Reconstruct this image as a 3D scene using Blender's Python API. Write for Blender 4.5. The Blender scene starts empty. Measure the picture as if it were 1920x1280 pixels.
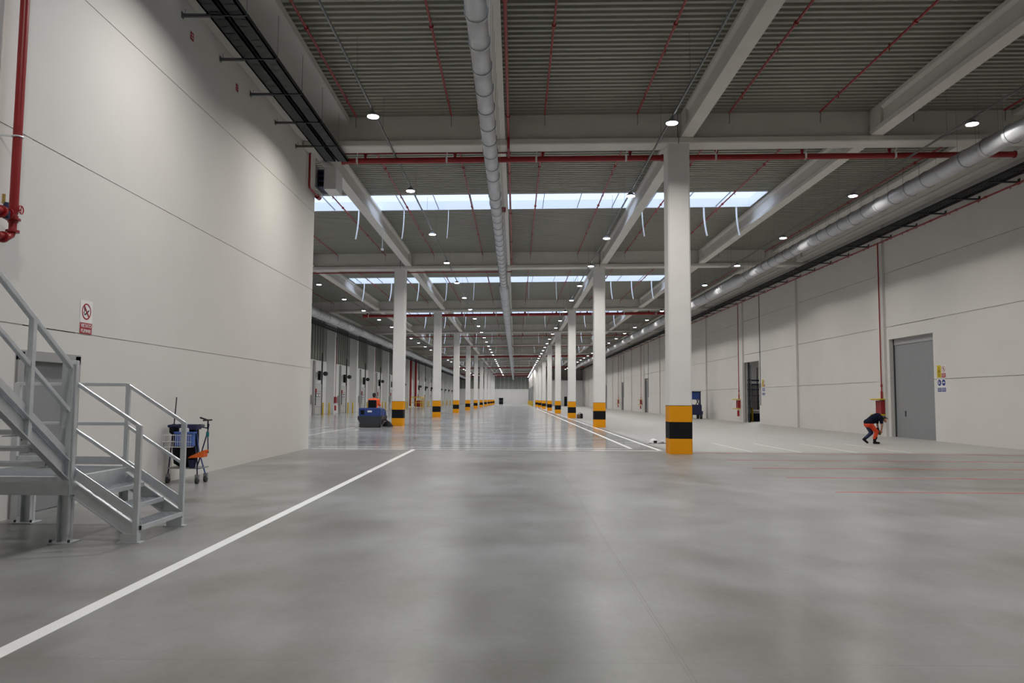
import bpy, bmesh, math, random
from math import sin, cos, pi, radians, atan, sqrt
from mathutils import Vector, Matrix, Euler
random.seed(4)
sc = bpy.context.scene
COL = sc.collection
# ------------------------------------------------------------------ camera, sky, exposure
F = 1457.0
cam_d = bpy.data.cameras.new('camera'); cam = bpy.data.objects.new('camera', cam_d); COL.objects.link(cam)
cam_d.sensor_width = 36; cam_d.lens = F * 36 / 1920; cam_d.clip_end = 600; cam_d.clip_start = 0.05
Rm = Matrix.Rotation(atan(7 / F), 3, 'Z') @ Matrix.Rotation(pi / 2 + atan(108.6 / F), 3, 'X') @ Matrix.Rotation(.0067, 3, 'Z')
cam.matrix_world = Matrix.Translation((0, 0, 1.6)) @ Rm.to_4x4()
sc.camera = cam
sc.view_settings.view_transform = 'Standard'; sc.view_settings.look = 'None'
sc.view_settings.gamma = 1; sc.view_settings.use_curve_mapping = False
sc.view_settings.exposure = 0.0
LAMP_W = 182.0
SKY = 1.32
sc.cycles.max_bounces = 7; sc.cycles.diffuse_bounces = 5; sc.cycles.glossy_bounces = 3
sc.cycles.transparent_max_bounces = 8; sc.cycles.use_denoising = True
sc.cycles.caustics_reflective = False; sc.cycles.caustics_refractive = False
sc.cycles.sample_clamp_indirect = 6; sc.cycles.blur_glossy = 1.0
w = bpy.data.worlds.new('overcast_sky'); sc.world = w; w.use_nodes = True
nt = w.node_tree; nt.nodes.clear()
tc = nt.nodes.new('ShaderNodeTexCoord'); sp = nt.nodes.new('ShaderNodeSeparateXYZ'); mr = nt.nodes.new('ShaderNodeMapRange')
mr.inputs['From Min'].default_value = 0.0; mr.inputs['From Max'].default_value = 1.0
mr.inputs['To Min'].default_value = SKY * .45; mr.inputs['To Max'].default_value = SKY * 3.2
bg = nt.nodes.new('ShaderNodeBackground'); bg.inputs[0].default_value = (.66, .78, 1, 1); wo = nt.nodes.new('ShaderNodeOutputWorld')
nt.links.new(tc.outputs['Generated'], sp.inputs[0]); nt.links.new(sp.outputs['Z'], mr.inputs['Value'])
nt.links.new(mr.outputs[0], bg.inputs[1]); nt.links.new(bg.outputs[0], wo.inputs[0])

# ------------------------------------------------------------------ grid of the hall
S = 22.45; Y0 = 23.75
SL = .016                                   # roof fall across the hall
BX = [-18.06, -12.24, -6.42, -.55, 5.22, 11.04, 16.86]
RX = [-18.8, -16.0, -13.3, -10.5, -7.7, -4.85, -1.98, .83, 3.62, 6.38, 9.11, 11.9, 14.65]
LAMPX = [(-12.87, 8.98), (-3.87, 9.14), (4.15, 9.0), (12.38, 9.14)]
ORD = ['first', 'second', 'third', 'fourth', 'fifth', 'sixth', 'seventh', 'eighth', 'ninth', 'tenth', 'eleventh', 'twelfth',
       'thirteenth', 'fourteenth', 'fifteenth', 'sixteenth', 'seventeenth', 'eighteenth', 'nineteenth', 'twentieth'] + \
      ['twenty-' + t for t in ('first', 'second', 'third', 'fourth', 'fifth', 'sixth', 'seventh', 'eighth', 'ninth')] + \
      ['thirtieth'] + ['thirty-' + t for t in ('first', 'second', 'third', 'fourth', 'fifth', 'sixth', 'seventh')]
def zr(x, z): return z + SL * (x - 5)       # a height given above x = 5, moved along the roof fall

# ------------------------------------------------------------------ materials
def mat(name, col, rough=.6, metal=0.0, noise=0.0, nscale=3.0, bump=0.0, bscale=40.0, spec=.5, emit=None, es=1.0):
    m = bpy.data.materials.new(name); m.use_nodes = True; t = m.node_tree; b = t.nodes['Principled BSDF']
    b.inputs['Base Color'].default_value = (*col, 1); b.inputs['Roughness'].default_value = rough
    b.inputs['Metallic'].default_value = metal; b.inputs['Specular IOR Level'].default_value = spec
    if emit: b.inputs['Emission Color'].default_value = (*emit, 1); b.inputs['Emission Strength'].default_value = es
    if noise or bump:
        g = t.nodes.new('ShaderNodeNewGeometry')
    if noise:
        n = t.nodes.new('ShaderNodeTexNoise'); n.inputs['Scale'].default_value = nscale; n.inputs['Detail'].default_value = 5
        r = t.nodes.new('ShaderNodeMapRange'); r.inputs['From Min'].default_value = .25; r.inputs['From Max'].default_value = .75
        r.inputs['To Min'].default_value = 1 - noise; r.inputs['To Max'].default_value = 1 + noise
        v = t.nodes.new('ShaderNodeVectorMath'); v.operation = 'SCALE'; v.inputs[0].default_value = col
        t.links.new(g.outputs['Position'], n.inputs['Vector']); t.links.new(n.outputs['Fac'], r.inputs['Value'])
        t.links.new(r.outputs[0], v.inputs['Scale']); t.links.new(v.outputs[0], b.inputs['Base Color'])
    if bump:
        n2 = t.nodes.new('ShaderNodeTexNoise'); n2.inputs['Scale'].default_value = bscale; n2.inputs['Detail'].default_value = 4
        bu = t.nodes.new('ShaderNodeBump'); bu.inputs['Strength'].default_value = bump; bu.inputs['Distance'].default_value = .01
        t.links.new(g.outputs['Position'], n2.inputs['Vector']); t.links.new(n2.outputs['Fac'], bu.inputs['Height'])
        t.links.new(bu.outputs[0], b.inputs['Normal'])
    return m
M = {}
M['wall'] = mat('painted_concrete_wall', (.65, .63, .60), .75, noise=.035, nscale=.6, bump=.05)
M['beam'] = mat('precast_concrete', (.64, .62, .58), .8, noise=.05, nscale=1.3, bump=.08)
M['column'] = mat('column_concrete', (.76, .75, .735), .75, noise=.03, nscale=1.2)
M['deck'] = mat('grey_metal_deck', (.30, .30, .252), .45, noise=.04, nscale=.7)
M['red'] = mat('red_pipe_paint', (.27, .008, .011), .38, noise=.06)
M['red2'] = mat('bright_red_paint', (.40, .015, .015), .35)
M['galv'] = mat('galvanised_steel', (.68, .71, .74), .36, .7, noise=.07, nscale=10)
M['duct'] = mat('spiral_duct_zinc', (.5, .51, .53), .45, .75, noise=.06, nscale=5)
M['dark'] = mat('dark_steel', (.045, .05, .055), .5, .4)
M['tray'] = mat('cable_tray_steel', (.03, .034, .037), .5, .5)
M['conduit'] = mat('grey_conduit', (.24, .25, .26), .45, .5)
M['yellow'] = mat('safety_orange_yellow', (.80, .32, .004), .55, spec=.2)
M['bollard'] = mat('safety_yellow', (.65, .42, .03), .5)
M['black'] = mat('black_plastic', (.009, .009, .012), .6, spec=.15)
M['rubber'] = mat('rubber', (.03, .03, .032), .7)
M['white'] = mat('white_paint', (.72, .72, .71), .5)
M['sheet'] = mat('white_strip', (.88, .91, .95), .5)
M['dgrey'] = mat('grey_door_paint', (.245, .25, .26), .55, noise=.03)
M['dgrey2'] = mat('grey_frame_paint', (.33, .33, .325), .5)
M['blue'] = mat('machine_blue', (.018, .05, .22), .4)
M['navy'] = mat('navy_plastic', (.008, .012, .06), .5)
M['lblue'] = mat('light_blue_plastic', (.06, .13, .42), .5)
M['orange'] = mat('orange_plastic', (.75, .13, .01), .5)
M['hivis'] = mat('orange_hivis_fabric', (.95, .13, .03), .75, noise=.12, nscale=9)
M['hitrou'] = mat('orange_red_trousers', (.62, .045, .008), .8, noise=.1, nscale=9)
M['shirt'] = mat('navy_shirt', (.006, .008, .02), .9, spec=.1)
M['skin'] = mat('skin', (.42, .2, .13), .55)
M['hair'] = mat('dark_hair', (.012, .009, .008), .6)
M['teal'] = mat('teal_plastic', (.0, .16, .16), .5)
M['olive'] = mat('translucent_grey_panel', (.19, .195, .165), .4, noise=.05, nscale=1)
M['paint'] = mat('floor_line_paint', (.78, .78, .77), .45, noise=.04, nscale=4)
M['paint_old'] = mat('worn_floor_line', (.58, .575, .56), .5, noise=.06, nscale=4)
M['paint_red'] = mat('red_marking_line', (.72, .03, .03), .6)
M['text'] = mat('sign_white', (.78, .75, .75), .6)
M['signred'] = mat('sign_red', (.33, .006, .016), .5)
M['signblue'] = mat('sign_blue', (.015, .035, .22), .5)
M['signyel'] = mat('sign_yellow', (.62, .45, .01), .5)
M['bracket'] = mat('bracket_steel', (.16, .17, .175), .5, .5)
M['lens'] = mat('lamp_lens', (1, 1, 1), .4, emit=(.93, .94, 1), es=14)
M['green'] = mat('olive_green', (.05, .06, .01), .6)
M['brown'] = mat('brown_canvas', (.10, .06, .04), .8)
gl = bpy.data.materials.new('skylight_pane'); gl.use_nodes = True; t = gl.node_tree; t.nodes.clear()
o_ = t.nodes.new('ShaderNodeOutputMaterial'); tr = t.nodes.new('ShaderNodeBsdfTransparent'); tr.inputs[0].default_value = (.93, .95, .97, 1)
gs = t.nodes.new('ShaderNodeBsdfGlossy'); gs.inputs['Roughness'].default_value = .1; mx = t.nodes.new('ShaderNodeMixShader'); mx.inputs[0].default_value = .06
t.links.new(tr.outputs[0], mx.inputs[1]); t.links.new(gs.outputs[0], mx.inputs[2]); t.links.new(mx.outputs[0], o_.inputs[0]); M['pane'] = gl

def floor_material():
    m = bpy.data.materials.new('power_floated_concrete'); m.use_nodes = True; t = m.node_tree; N = t.nodes.new; L = t.links.new
    b = t.nodes['Principled BSDF']; g = N('ShaderNodeNewGeometry'); s = N('ShaderNodeSeparateXYZ'); L(g.outputs['Position'], s.inputs[0])
    def math_(op, a, c=None, clamp=False):
        n = N('ShaderNodeMath'); n.operation = op; n.use_clamp = clamp
        for i, v in enumerate((a, c)):
            if v is None: continue
            if hasattr(v, 'links') or hasattr(v, 'node'): L(v, n.inputs[i])
            else: n.inputs[i].default_value = v
        return n.outputs[0]
    def noise(scale, det, sx=1, sy=1, off=0):
        mp = N('ShaderNodeMapping'); mp.inputs['Scale'].default_value = (sx, sy, 1); mp.inputs['Location'].default_value = (off, off, 0)
        n = N('ShaderNodeTexNoise'); n.inputs['Scale'].default_value = scale; n.inputs['Detail'].default_value = det
        L(g.outputs['Position'], mp.inputs[0]); L(mp.outputs[0], n.inputs['Vector']); return n.outputs['Fac']
    x, y = s.outputs['X'], s.outputs['Y']
    n1 = noise(.45, 4); n2 = noise(1.9, 4, 1, .6, 7); n3 = noise(.8, 3, .35, 1, 3); n4 = noise(14, 2)
    n5 = noise(.16, 2, 1, 1, 5); v = math_('ADD', math_('MULTIPLY', n1, .38), math_('MULTIPLY', n2, .24)); v = math_('ADD', v, math_('MULTIPLY', n3, .1)); v = math_('ADD', v, math_('MULTIPLY', n4, .06)); v = math_('ADD', v, math_('MULTIPLY', n5, .22))
    # polished and damp aisle beyond the first column row
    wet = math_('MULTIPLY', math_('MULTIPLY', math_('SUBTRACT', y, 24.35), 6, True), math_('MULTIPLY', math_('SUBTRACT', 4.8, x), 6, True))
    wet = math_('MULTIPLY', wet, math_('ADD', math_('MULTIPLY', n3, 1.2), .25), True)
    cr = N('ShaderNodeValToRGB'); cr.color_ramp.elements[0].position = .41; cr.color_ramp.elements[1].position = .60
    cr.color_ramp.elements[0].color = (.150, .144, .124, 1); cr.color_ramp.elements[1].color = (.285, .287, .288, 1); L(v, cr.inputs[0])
    # beige unpolished screed on the right beyond the first row
    dry = math_('MULTIPLY', math_('MULTIPLY', math_('SUBTRACT', y, 24.4), 2, True), math_('MULTIPLY', math_('SUBTRACT', x, 4.8), 4, True))
    m1 = N('ShaderNodeMixRGB'); L(dry, m1.inputs[0]); L(cr.outputs[0], m1.inputs[1]); m1.inputs[2].default_value = (.37, .36, .345, 1)
    m2 = N('ShaderNodeMixRGB'); m2.blend_type = 'MULTIPLY'; L(wet, m2.inputs[0]); L(m1.outputs[0], m2.inputs[1]); m2.inputs[2].default_value = (1.75, 1.82, 2.0, 1)  # damp aisle's base brightened bluish to stand in for reflected far walls
    def line(c, pos, wd):
        a = math_('ABSOLUTE', math_('SUBTRACT', c, pos)); return math_('LESS_THAN', a, wd)
    j = line(x, 1.045, .004)
    for c, p, wd in ((x, 1.02, .003), (y, 4.88, .003), (y, 24.2, .012), (x, -11.2, .01), (x, 11.2, .008), (y, 46.2, .01), (y, 15.0, .002)):
        j = math_('MAXIMUM', j, line(c, p, wd))
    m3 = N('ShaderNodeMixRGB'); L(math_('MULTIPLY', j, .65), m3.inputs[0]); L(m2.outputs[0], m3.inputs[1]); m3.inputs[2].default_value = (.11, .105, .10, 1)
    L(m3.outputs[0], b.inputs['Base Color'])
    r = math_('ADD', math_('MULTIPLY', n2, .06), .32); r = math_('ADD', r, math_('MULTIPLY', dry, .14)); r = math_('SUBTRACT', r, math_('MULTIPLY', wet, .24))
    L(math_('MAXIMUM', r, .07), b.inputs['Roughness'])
    bu = N('ShaderNodeBump'); bu.inputs['Strength'].default_value = .05; bu.inputs['Distance'].default_value = .01; L(n2, bu.inputs['Height']); L(bu.outputs[0], b.inputs['Normal'])
    b.inputs['Specular IOR Level'].default_value = .4
    cw = math_('ADD', math_('MULTIPLY', math_('SUBTRACT', n1, .35), 0.7, True), .02)
    L(math_('MULTIPLY', cw, math_('SUBTRACT', 1.0, math_('MULTIPLY', dry, .8))), b.inputs['Coat Weight']); b.inputs['Coat Roughness'].default_value = .2; b.inputs['Coat IOR'].default_value = 1.4
    return m
M['floor'] = floor_material()

# ------------------------------------------------------------------ mesh helpers
class MB:
    def __init__(s): s.v = []; s.f = []
    def add(s, vs, fs):
        n = len(s.v); s.v += [tuple(v) for v in vs]; s.f += [tuple(i + n for i in f) for f in fs]; return s
    def box(s, x0, x1, y0, y1, z0, z1):
        if x0 > x1: x0, x1 = x1, x0
        if y0 > y1: y0, y1 = y1, y0
        if z0 > z1: z0, z1 = z1, z0
        return s.add([(x, y, z) for x in (x0, x1) for y in (y0, y1) for z in (z0, z1)],
                     [(0, 1, 3, 2), (4, 6, 7, 5), (0, 4, 5, 1), (2, 3, 7, 6), (0, 2, 6, 4), (1, 5, 7, 3)])
    def cyl(s, p0, p1, r0, r1=None, n=12, cap=True):
        r1 = r0 if r1 is None else r1; p0 = Vector(p0); p1 = Vector(p1); d = (p1 - p0).normalized()
        a = d.orthogonal().normalized(); b = d.cross(a)
        vs = [p + (a * cos(2 * pi * i / n) + b * sin(2 * pi * i / n)) * r for p, r in ((p0, r0), (p1, r1)) for i in range(n)]
        fs = [(i, (i + 1) % n, n + (i + 1) % n, n + i) for i in range(n)]
        if cap: fs += [tuple(range(n))[::-1], tuple(range(n, 2 * n))]
        return s.add(vs, fs)
    def tube(s, pts, r, n=10):
        pts = [Vector(p) for p in pts]; m = len(pts); vs = []; ref = None
        for i, p in enumerate(pts):
            d = ((pts[min(i + 1, m - 1)] - p).normalized() + (p - pts[max(i - 1, 0)]).normalized()).normalized()
            if ref is None: ref = d.orthogonal().normalized()
            a = (ref - d * ref.dot(d)).normalized(); ref = a; b = d.cross(a); rr = r[i] if isinstance(r, (list, tuple)) else r
            vs += [p + (a * cos(2 * pi * k / n) + b * sin(2 * pi * k / n)) * rr for k in range(n)]
        fs = [(j * n + k, j * n + (k + 1) % n, (j + 1) * n + (k + 1) % n, (j + 1) * n + k) for j in range(m - 1) for k in range(n)]
        fs += [tuple(range(n))[::-1], tuple(range((m - 1) * n, m * n))]
        return s.add(vs, fs)
    def lathe(s, prof, c=(0, 0, 0), n=20):          # prof: (r, z) pairs about the vertical through c
        vs = [(c[0] + r * cos(2 * pi * k / n), c[1] + r * sin(2 * pi * k / n), c[2] + z) for r, z in prof for k in range(n)]
        m = len(prof)
        return s.add(vs, [(j * n + k, j * n + (k + 1) % n, (j + 1) * n + (k + 1) % n, (j + 1) * n + k) for j in range(m - 1) for k in range(n)]
                     + [tuple(range(n))[::-1], tuple(range((m - 1) * n, m * n))])
    def torus(s, c, axis, R, r, n=24, k=8):
        d = Vector(axis).normalized(); a = d.orthogonal().normalized(); b = d.cross(a); c = Vector(c); vs = []
        for i in range(n):
            e = a * cos(2 * pi * i / n) + b * sin(2 * pi * i / n)
            vs += [c + e * (R + r * cos(2 * pi * j / k)) + d * r * sin(2 * pi * j / k) for j in range(k)]
        return s.add(vs, [(i * k + j, i * k + (j + 1) % k, ((i + 1) % n) * k + (j + 1) % k, ((i + 1) % n) * k + j) for i in range(n) for j in range(k)])
    def extr(s, prof, axis, a0, a1, z1=0.0):        # closed (u, v) outline extruded along 'x' (u=y) or 'y' (u=x); z1: rise at the far end
        n = len(prof)
        if axis == 'x': vs = [(a0, u, v) for u, v in prof] + [(a1, u, v + z1) for u, v in prof]
        elif axis == 'y': vs = [(u, a0, v) for u, v in prof] + [(u, a1, v + z1) for u, v in prof]
        else: vs = [(u, v, a0) for u, v in prof] + [(u, v, a1) for u, v in prof]
        return s.add(vs, [(i, (i + 1) % n, n + (i + 1) % n, n + i) for i in range(n)] + [tuple(range(n))[::-1], tuple(range(n, 2 * n))])
    def bar(s, p0, p1, wd, ht):                     # rectangular section bar, ht in the vertical plane
        p0 = Vector(p0); p1 = Vector(p1); d = (p1 - p0).normalized()
        side = d.cross(Vector((0, 0, 1)))
        side = Vector((1, 0, 0)) if side.length < .01 else side.normalized()
        up = side.cross(d).normalized()
        vs = [p + side * (a * wd / 2) + up * (b * ht / 2) for p in (p0, p1) for a, b in ((-1, -1), (1, -1), (1, 1), (-1, 1))]
        return s.add(vs, [(0, 1, 2, 3)[::-1], (4, 5, 6, 7), (0, 1, 5, 4), (1, 2, 6, 5), (2, 3, 7, 6), (3, 0, 4, 7)])
    def build(s, name, m, parent=None, smooth=False, bevel=0.0, loc=None):
        me = bpy.data.meshes.new(name); me.from_pydata(s.v, [], s.f); me.validate()
        bm = bmesh.new(); bm.from_mesh(me); bmesh.ops.recalc_face_normals(bm, faces=bm.faces); bm.to_mesh(me); bm.free()
        me.materials.append(M[m] if isinstance(m, str) else m)
        o = bpy.data.objects.new(name, me); COL.objects.link(o)
        if parent: o.parent = parent
        if loc: o.location = loc
        if smooth:
            for p in me.polygons: p.use_smooth = True
            try: me.set_sharp_from_angle(angle=radians(40))
            except Exception: pass
        if bevel:
            b = o.modifiers.new('bevel', 'BEVEL'); b.width = bevel; b.segments = 2; b.limit_method = 'ANGLE'
        return o
def tag(o, label=None, cat=None, group=None, kind=None):
    if label: o['label'] = label
    if cat: o['category'] = cat
    if group: o['group'] = group
    if kind: o['kind'] = kind
    return o
def empty(name, loc, label, cat, group=None, rz=0):
    o = bpy.data.objects.new(name, None); COL.objects.link(o); o.location = loc; o.rotation_euler = (0, 0, rz); o.empty_display_size = .2
    return tag(o, label, cat, group)
def struct(o): o['kind'] = 'structure'; return o
def copy_tree(o, loc, label=None, parent=None):
    c = o.copy(); COL.objects.link(c)
    if parent: c.parent = parent
    else: c.location = loc
    if label: c['label'] = label
    for ch in list(KIDS.get(o, [])): copy_tree(ch, None, None, c)
    return c
KIDS = {}
def reg(root):                                      # remembers the tree under root for copy_tree
    for o in COL.objects:
        if o.parent: KIDS.setdefault(o.parent, [])
    KIDS.clear()
    for o in COL.objects:
        if o.parent: KIDS.setdefault(o.parent, []).append(o)
    return root
def lamp_light(parent, z, power, size, spread=156):
    d = bpy.data.lights.new('lamp_light', 'AREA'); d.shape = 'DISK'; d.size = size; d.energy = power; d.color = (1, .965, .90); d.spread = radians(spread)
    o = bpy.data.objects.new('lamp_light', d); COL.objects.link(o); o.parent = parent; o.location = (0, 0, z); return o
def text_obj(s, size, m, parent, loc, rot, name='lettering', sx=1.0):
    c = bpy.data.curves.new(name, 'FONT'); c.body = s; c.size = size; c.align_x = 'CENTER'; c.align_y = 'CENTER'; c.extrude = .001; c.offset = size * .012
    t_ = bpy.data.objects.new(name, c); COL.objects.link(t_); bpy.context.view_layer.update()
    me = bpy.data.meshes.new_from_object(t_.evaluated_get(bpy.context.evaluated_depsgraph_get())); bpy.data.objects.remove(t_)
    o = bpy.data.objects.new(name, me); COL.objects.link(o); me.materials.clear(); me.materials.append(M[m]); o.parent = parent; o.location = loc; o.rotation_euler = rot; o.scale = (sx, 1, 1)
    return o

# ------------------------------------------------------------------ floor
YB, YE = -9.0, 265.0
struct(MB().box(-20, 30, YB, YE + .5, -.3, 0).build('floor', 'floor'))

# ------------------------------------------------------------------ roof deck with skylight openings
def deck():
    mb = MB(); p = .25; XL, XR = -19.8, 17.8
    def ribs(ya, yb, xl=XL, xr=XR):
        n = max(1, round((yb - ya) / p)); q = (yb - ya) / n; prof = []
        for i in range(n):
            y = ya + i * q; prof += [(y, 10.46), (y + q * .42, 10.46), (y + q * .56, 10.60), (y + q * .86, 10.60)]
        prof.append((yb, 10.46)); m = len(prof)
        vs = [(xl, u, zr(xl, v)) for u, v in prof] + [(xr, u, zr(xr, v)) for u, v in prof]
        mb.add(vs, [(i, i + 1, m + i + 1, m + i) for i in range(m - 1)])
    y = YB
    for k in range(-1, 11):
        a = 32.75 + S * k; b = a + 2.6
        ribs(y, a); ribs(a, b, XL, -12.0); ribs(a, b, 10.75, XR); y = b
    ribs(y, YE + .5)
    return struct(mb.build('ceiling', 'deck'))
deck()
# skylights in the deck openings: curbs, panes, bars and daylight portals
for k in range(-1, 11):
    a = 32.75 + S * k; b = a + 2.6; e = empty('window_%d' % (k + 2), (-.6, a + 1.3, zr(-.6, 10.46)), None, None); struct(e)
    ox, oy, oz = e.location
    cb = MB(); x0, x1 = -12.0, 10.75
    def q(x, yy, z): return (x - ox, yy - oy, zr(x, z) - oz)
    for ya, yb in ((a - .03, a), (b, b + .03)):
        cb.add([q(x, yy, z) for x in (x0, x1) for yy in (ya, yb) for z in (10.45, 10.86)], [(0, 1, 3, 2), (4, 6, 7, 5), (0, 4, 5, 1), (2, 3, 7, 6), (0, 2, 6, 4), (1, 5, 7, 3)])
    for xa in (x0 - .03, x1):
        cb.add([q(x, yy, z) for x in (xa, xa + .03) for yy in (a, b) for z in (10.45, 10.86)], [(0, 1, 3, 2), (4, 6, 7, 5), (0, 4, 5, 1), (2, 3, 7, 6), (0, 2, 6, 4), (1, 5, 7, 3)])
    cb.build('curb', 'sheet', e)
    MB().add([q(x0, a, 10.86), q(x1, a, 10.86), q(x1, b, 10.86), q(x0, b, 10.86)], [(0, 1, 2, 3)]).build('pane', 'pane', e)
    br = MB(); x = -11.6
    while x < x1:
        zz = zr(x, 10.47); br.box(x - .012 - ox, x + .012 - ox, a - oy, b - oy, zz - oz, zz + .05 - oz); x += 1.6
    br.build('glazing_bars', 'conduit', e)
    ld = bpy.data.lights.new('daylight_portal', 'AREA'); ld.shape = 'RECTANGLE'; ld.size = x1 - x0; ld.size_y = 2.6; ld.cycles.is_portal = True
    lo = bpy.data.objects.new('daylight_portal', ld); COL.objects.link(lo); lo.location = ((x0 + x1) / 2, a + 1.3, 10.84); 

# ------------------------------------------------------------------ walls
def courses(mb, axis, c0, c1, a0, a1, z0, z1, seams, holes=(), g=.008):
    zs = [z0] + [z for z in seams if z0 < z < z1] + [z1]
    for i in range(len(zs) - 1):
        za, zb = zs[i] + (g if i else 0), zs[i + 1] - (g if i < len(zs) - 2 else 0)
        cuts = sorted(h for h in holes if h[2] > za + .01)
        segs = []; p = a0; full = []
        for h in cuts:
            segs.append((p, h[0], za, zb)); p = h[1]
            if h[2] < zb: segs.append((h[0], h[1], max(h[2], za), zb))
        segs.append((p, a1, za, zb))
        for s0, s1, u, v in segs:
            if s1 - s0 < .01 or v - u < .01: continue
            (mb.box(c0, c1, s0, s1, u, v) if axis == 'x' else mb.box(s0, s1, c0, c1, u, v))
SE = [2.55, 5.09, 7.63]
mb = MB(); courses(mb, 'x', -6.9, -6.6, YB, 24.95, 0, 10.7, SE, [(10.35, 11.6, 2.1)]); mb.box(-6.9, -6.615, YB, 10.35, .0, 10.7); mb.box(-6.9, -6.615, 11.6, 24.93, .0, 10.7)
struct(mb.build('wall_left', 'wall'))
struct(MB().box(-19.8, -6.9, 24.65, 24.95, 0, 10.7).build('wall_left_end', 'wall'))
struct(MB().box(-6.9, 17.65, YB - .3, YB, 0, 10.9).build('wall_back', 'wall'))
DOORS = [(32.4 + 23.2 * k, 36.2 + 23.2 * k, 4.5) for k in range(8)]
mb = MB(); courses(mb, 'x', 17.4, 17.65, YB, 205.3, 0, 10.9, SE + [9.8], [(a, b, h) for a, b, h in DOORS if b < 200], .014)
mb.box(17.44, 17.65, YB, 32.3, 0, 10.9)
for i in range(7):
    mb.box(17.44, 17.65, DOORS[i][1] + .02, DOORS[i + 1][0] - .02, 0, 10.9)
mb.box(17.44, 17.65, DOORS[7][1] + .02, 205.3, 0, 10.9)
for k in range(15):                                  # shallow pilasters
    yy = 36.75 + 11.4 * k
    if yy < 200: mb.box(17.27, 17.45, yy - .3, yy + .35, 0, 10.85)
struct(mb.build('wall_right', 'wall'))
mb = MB(); mb.box(-19.8, 4.9, YE, YE + .3, 0, 5.1); mb.box(-19.8, 4.9, YE + .1, YE + .3, 5.1, 10.9); struct(mb.build('wall_far', 'wall'))
mb = MB()
for i in range(17):
    xa = -19.3 + i * 1.42; mb.box(xa, xa + 1.34, YE + .02, YE + .1, 5.14, 10.6)
struct(mb.build('window_20', 'olive'))
mb = MB(); mb.box(4.5, 17.6, 205, 205.3, 0, 11); struct(mb.build('wall_far_right', 'wall'))
struct(MB().box(5.2, 17.35, 199.5, 204.98, 0, 6.6).build('wall_far_office', 'white'))
mb = MB(); mb.box(4.6, 4.9, 186, YE, 0, 10.9); struct(mb.build('wall_far_aisle', 'wall'))
# dock side wall: white below, grey translucent slats above, piers every half bay
mb = MB(); courses(mb, 'x', -19.7, -19.4, 24.95, YE, 0, 5.3, [2.6]); mb.box(-19.8, -19.6, 24.95, YE, 5.3, 10.8)
piers = [24.95 + 9.6] + [46.3 + .1 + S / 2 * k for k in range(20)]
for yy in piers:
    mb.box(-19.45, -18.6, yy - .35, yy + .35, 0, 10.3)
struct(mb.build('wall_dock_side', 'white'))
mb = MB(); yy = 25.2
while yy < YE:
    if all(abs(yy + .35 - p) > .6 for p in piers): mb.box(-19.6, -19.45, yy, yy + .7, 5.35, 10.2)
    yy += 1.02
struct(mb.build('window_21', 'olive'))
# side room seen through the open doorway
mb = MB(); mb.box(17.65, 27, 53, 53.2, 0, 7); mb.box(17.65, 27, 80, 80.2, 0, 7); mb.box(27, 27.2, 53, 80.2, 0, 7); mb.box(17.65, 27.2, 53, 80.2, 7, 7.2)
struct(mb.build('wall_side_room', 'wall'))

# door leaves in the right wall
for i, (a, b, h) in enumerate(DOORS):
    if b > 200: continue
    nm = 'door_%d' % (i + 1)
    e = empty(nm, (17.55, (a + b) / 2, 0), None, None); struct(e)
    if i == 1:                                  # open: the leaf is slid away, dark roller edge in the reveal
        MB().box(.0, .09, (b - a) / 2 - .75, (b - a) / 2 - .55, 0, h).build('roller_edge', 'dark', e)
        MB().box(0, .09, (b - a) / 2 - .12, (b - a) / 2, 0, h).build('jamb', 'wall', e)
        continue
    MB().box(.06, .1, -(b - a) / 2, (b - a) / 2, 0, h).build('leaf', 'dgrey', e)
    MB().box(.03, .1, -(b - a) / 2, (b - a) / 2, h - .28, h).build('head_rail', 'dgrey2', e)
    MB().box(.03, .1, (b - a) / 2 - .1, (b - a) / 2, 0, h).build('guide', 'dark', e)
    hy = (b - a) / 2 - .95
    MB().box(.03, .06, hy - .03, hy + .03, .95, 1.2).build('handle', 'dark', e)
# personnel door behind the stairs
e = empty('door_9', (-6.6, 10.97, 0), None, None); struct(e)
fm = MB(); fm.box(-.2, .03, -.74, -.6, 0, 2.2); fm.box(-.2, .03, .6, .74, 0, 2.2); fm.box(-.2, .03, -.74, .74, 2.08, 2.22)
fm.build('door_frame', 'dgrey2', e, bevel=.004)
MB().box(-.12, -.06, -.6, .6, .01, 2.08).build('leaf', 'dgrey', e)
MB().cyl((-.06, -.5, 1.02), (.0, -.5, 1.02), .012).bar((-.005, -.5, 1.02), (-.005, -.38, 1.02), .02, .02).build('handle', 'black', e)

# ------------------------------------------------------------------ columns
SIDE = {5: 'right', -7: 'left'}
def make_column(x, y, label, ztop):
    e = empty('concrete_column', (x, y, 0), label, 'column', 'striped columns along the aisle')
    h = .34; c = .045
    oc = [(-h + c, -h), (h - c, -h), (h, -h + c), (h, h - c), (h - c, h), (-h + c, h), (-h, h - c), (-h, -h + c)]
    MB().extr(oc, 'z', 0, ztop).build('shaft', 'column', e)
    k = 1.012; o2 = [(u * k, v * k) for u, v in oc]
    for nm, mt, z0, z1 in (('yellow_band', 'yellow', 0.003, .46), ('black_band', 'black', .46, .96), ('yellow_band', 'yellow', .96, 1.44), ('band_edge', 'black', 1.44, 1.455)):
        MB().extr(o2, 'z', z0, z1).build(nm, mt, e)
    return e
rows = {}
cR = make_column(4.97, Y0, 'near white column with orange and black bands, the first in the right row', 9.48)
cL = None
reg(cR)
for k in range(1, 8):
    copy_tree(cR, (4.97, Y0 + S * k, 0), '%s column from the camera in the right row, white with orange and black bands' % ORD[k])
cL = make_column(-6.93, Y0 + S, 'first visible column of the left row, white with orange and black bands, beside the blue sweeper', 9.29)
reg(cL)
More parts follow.
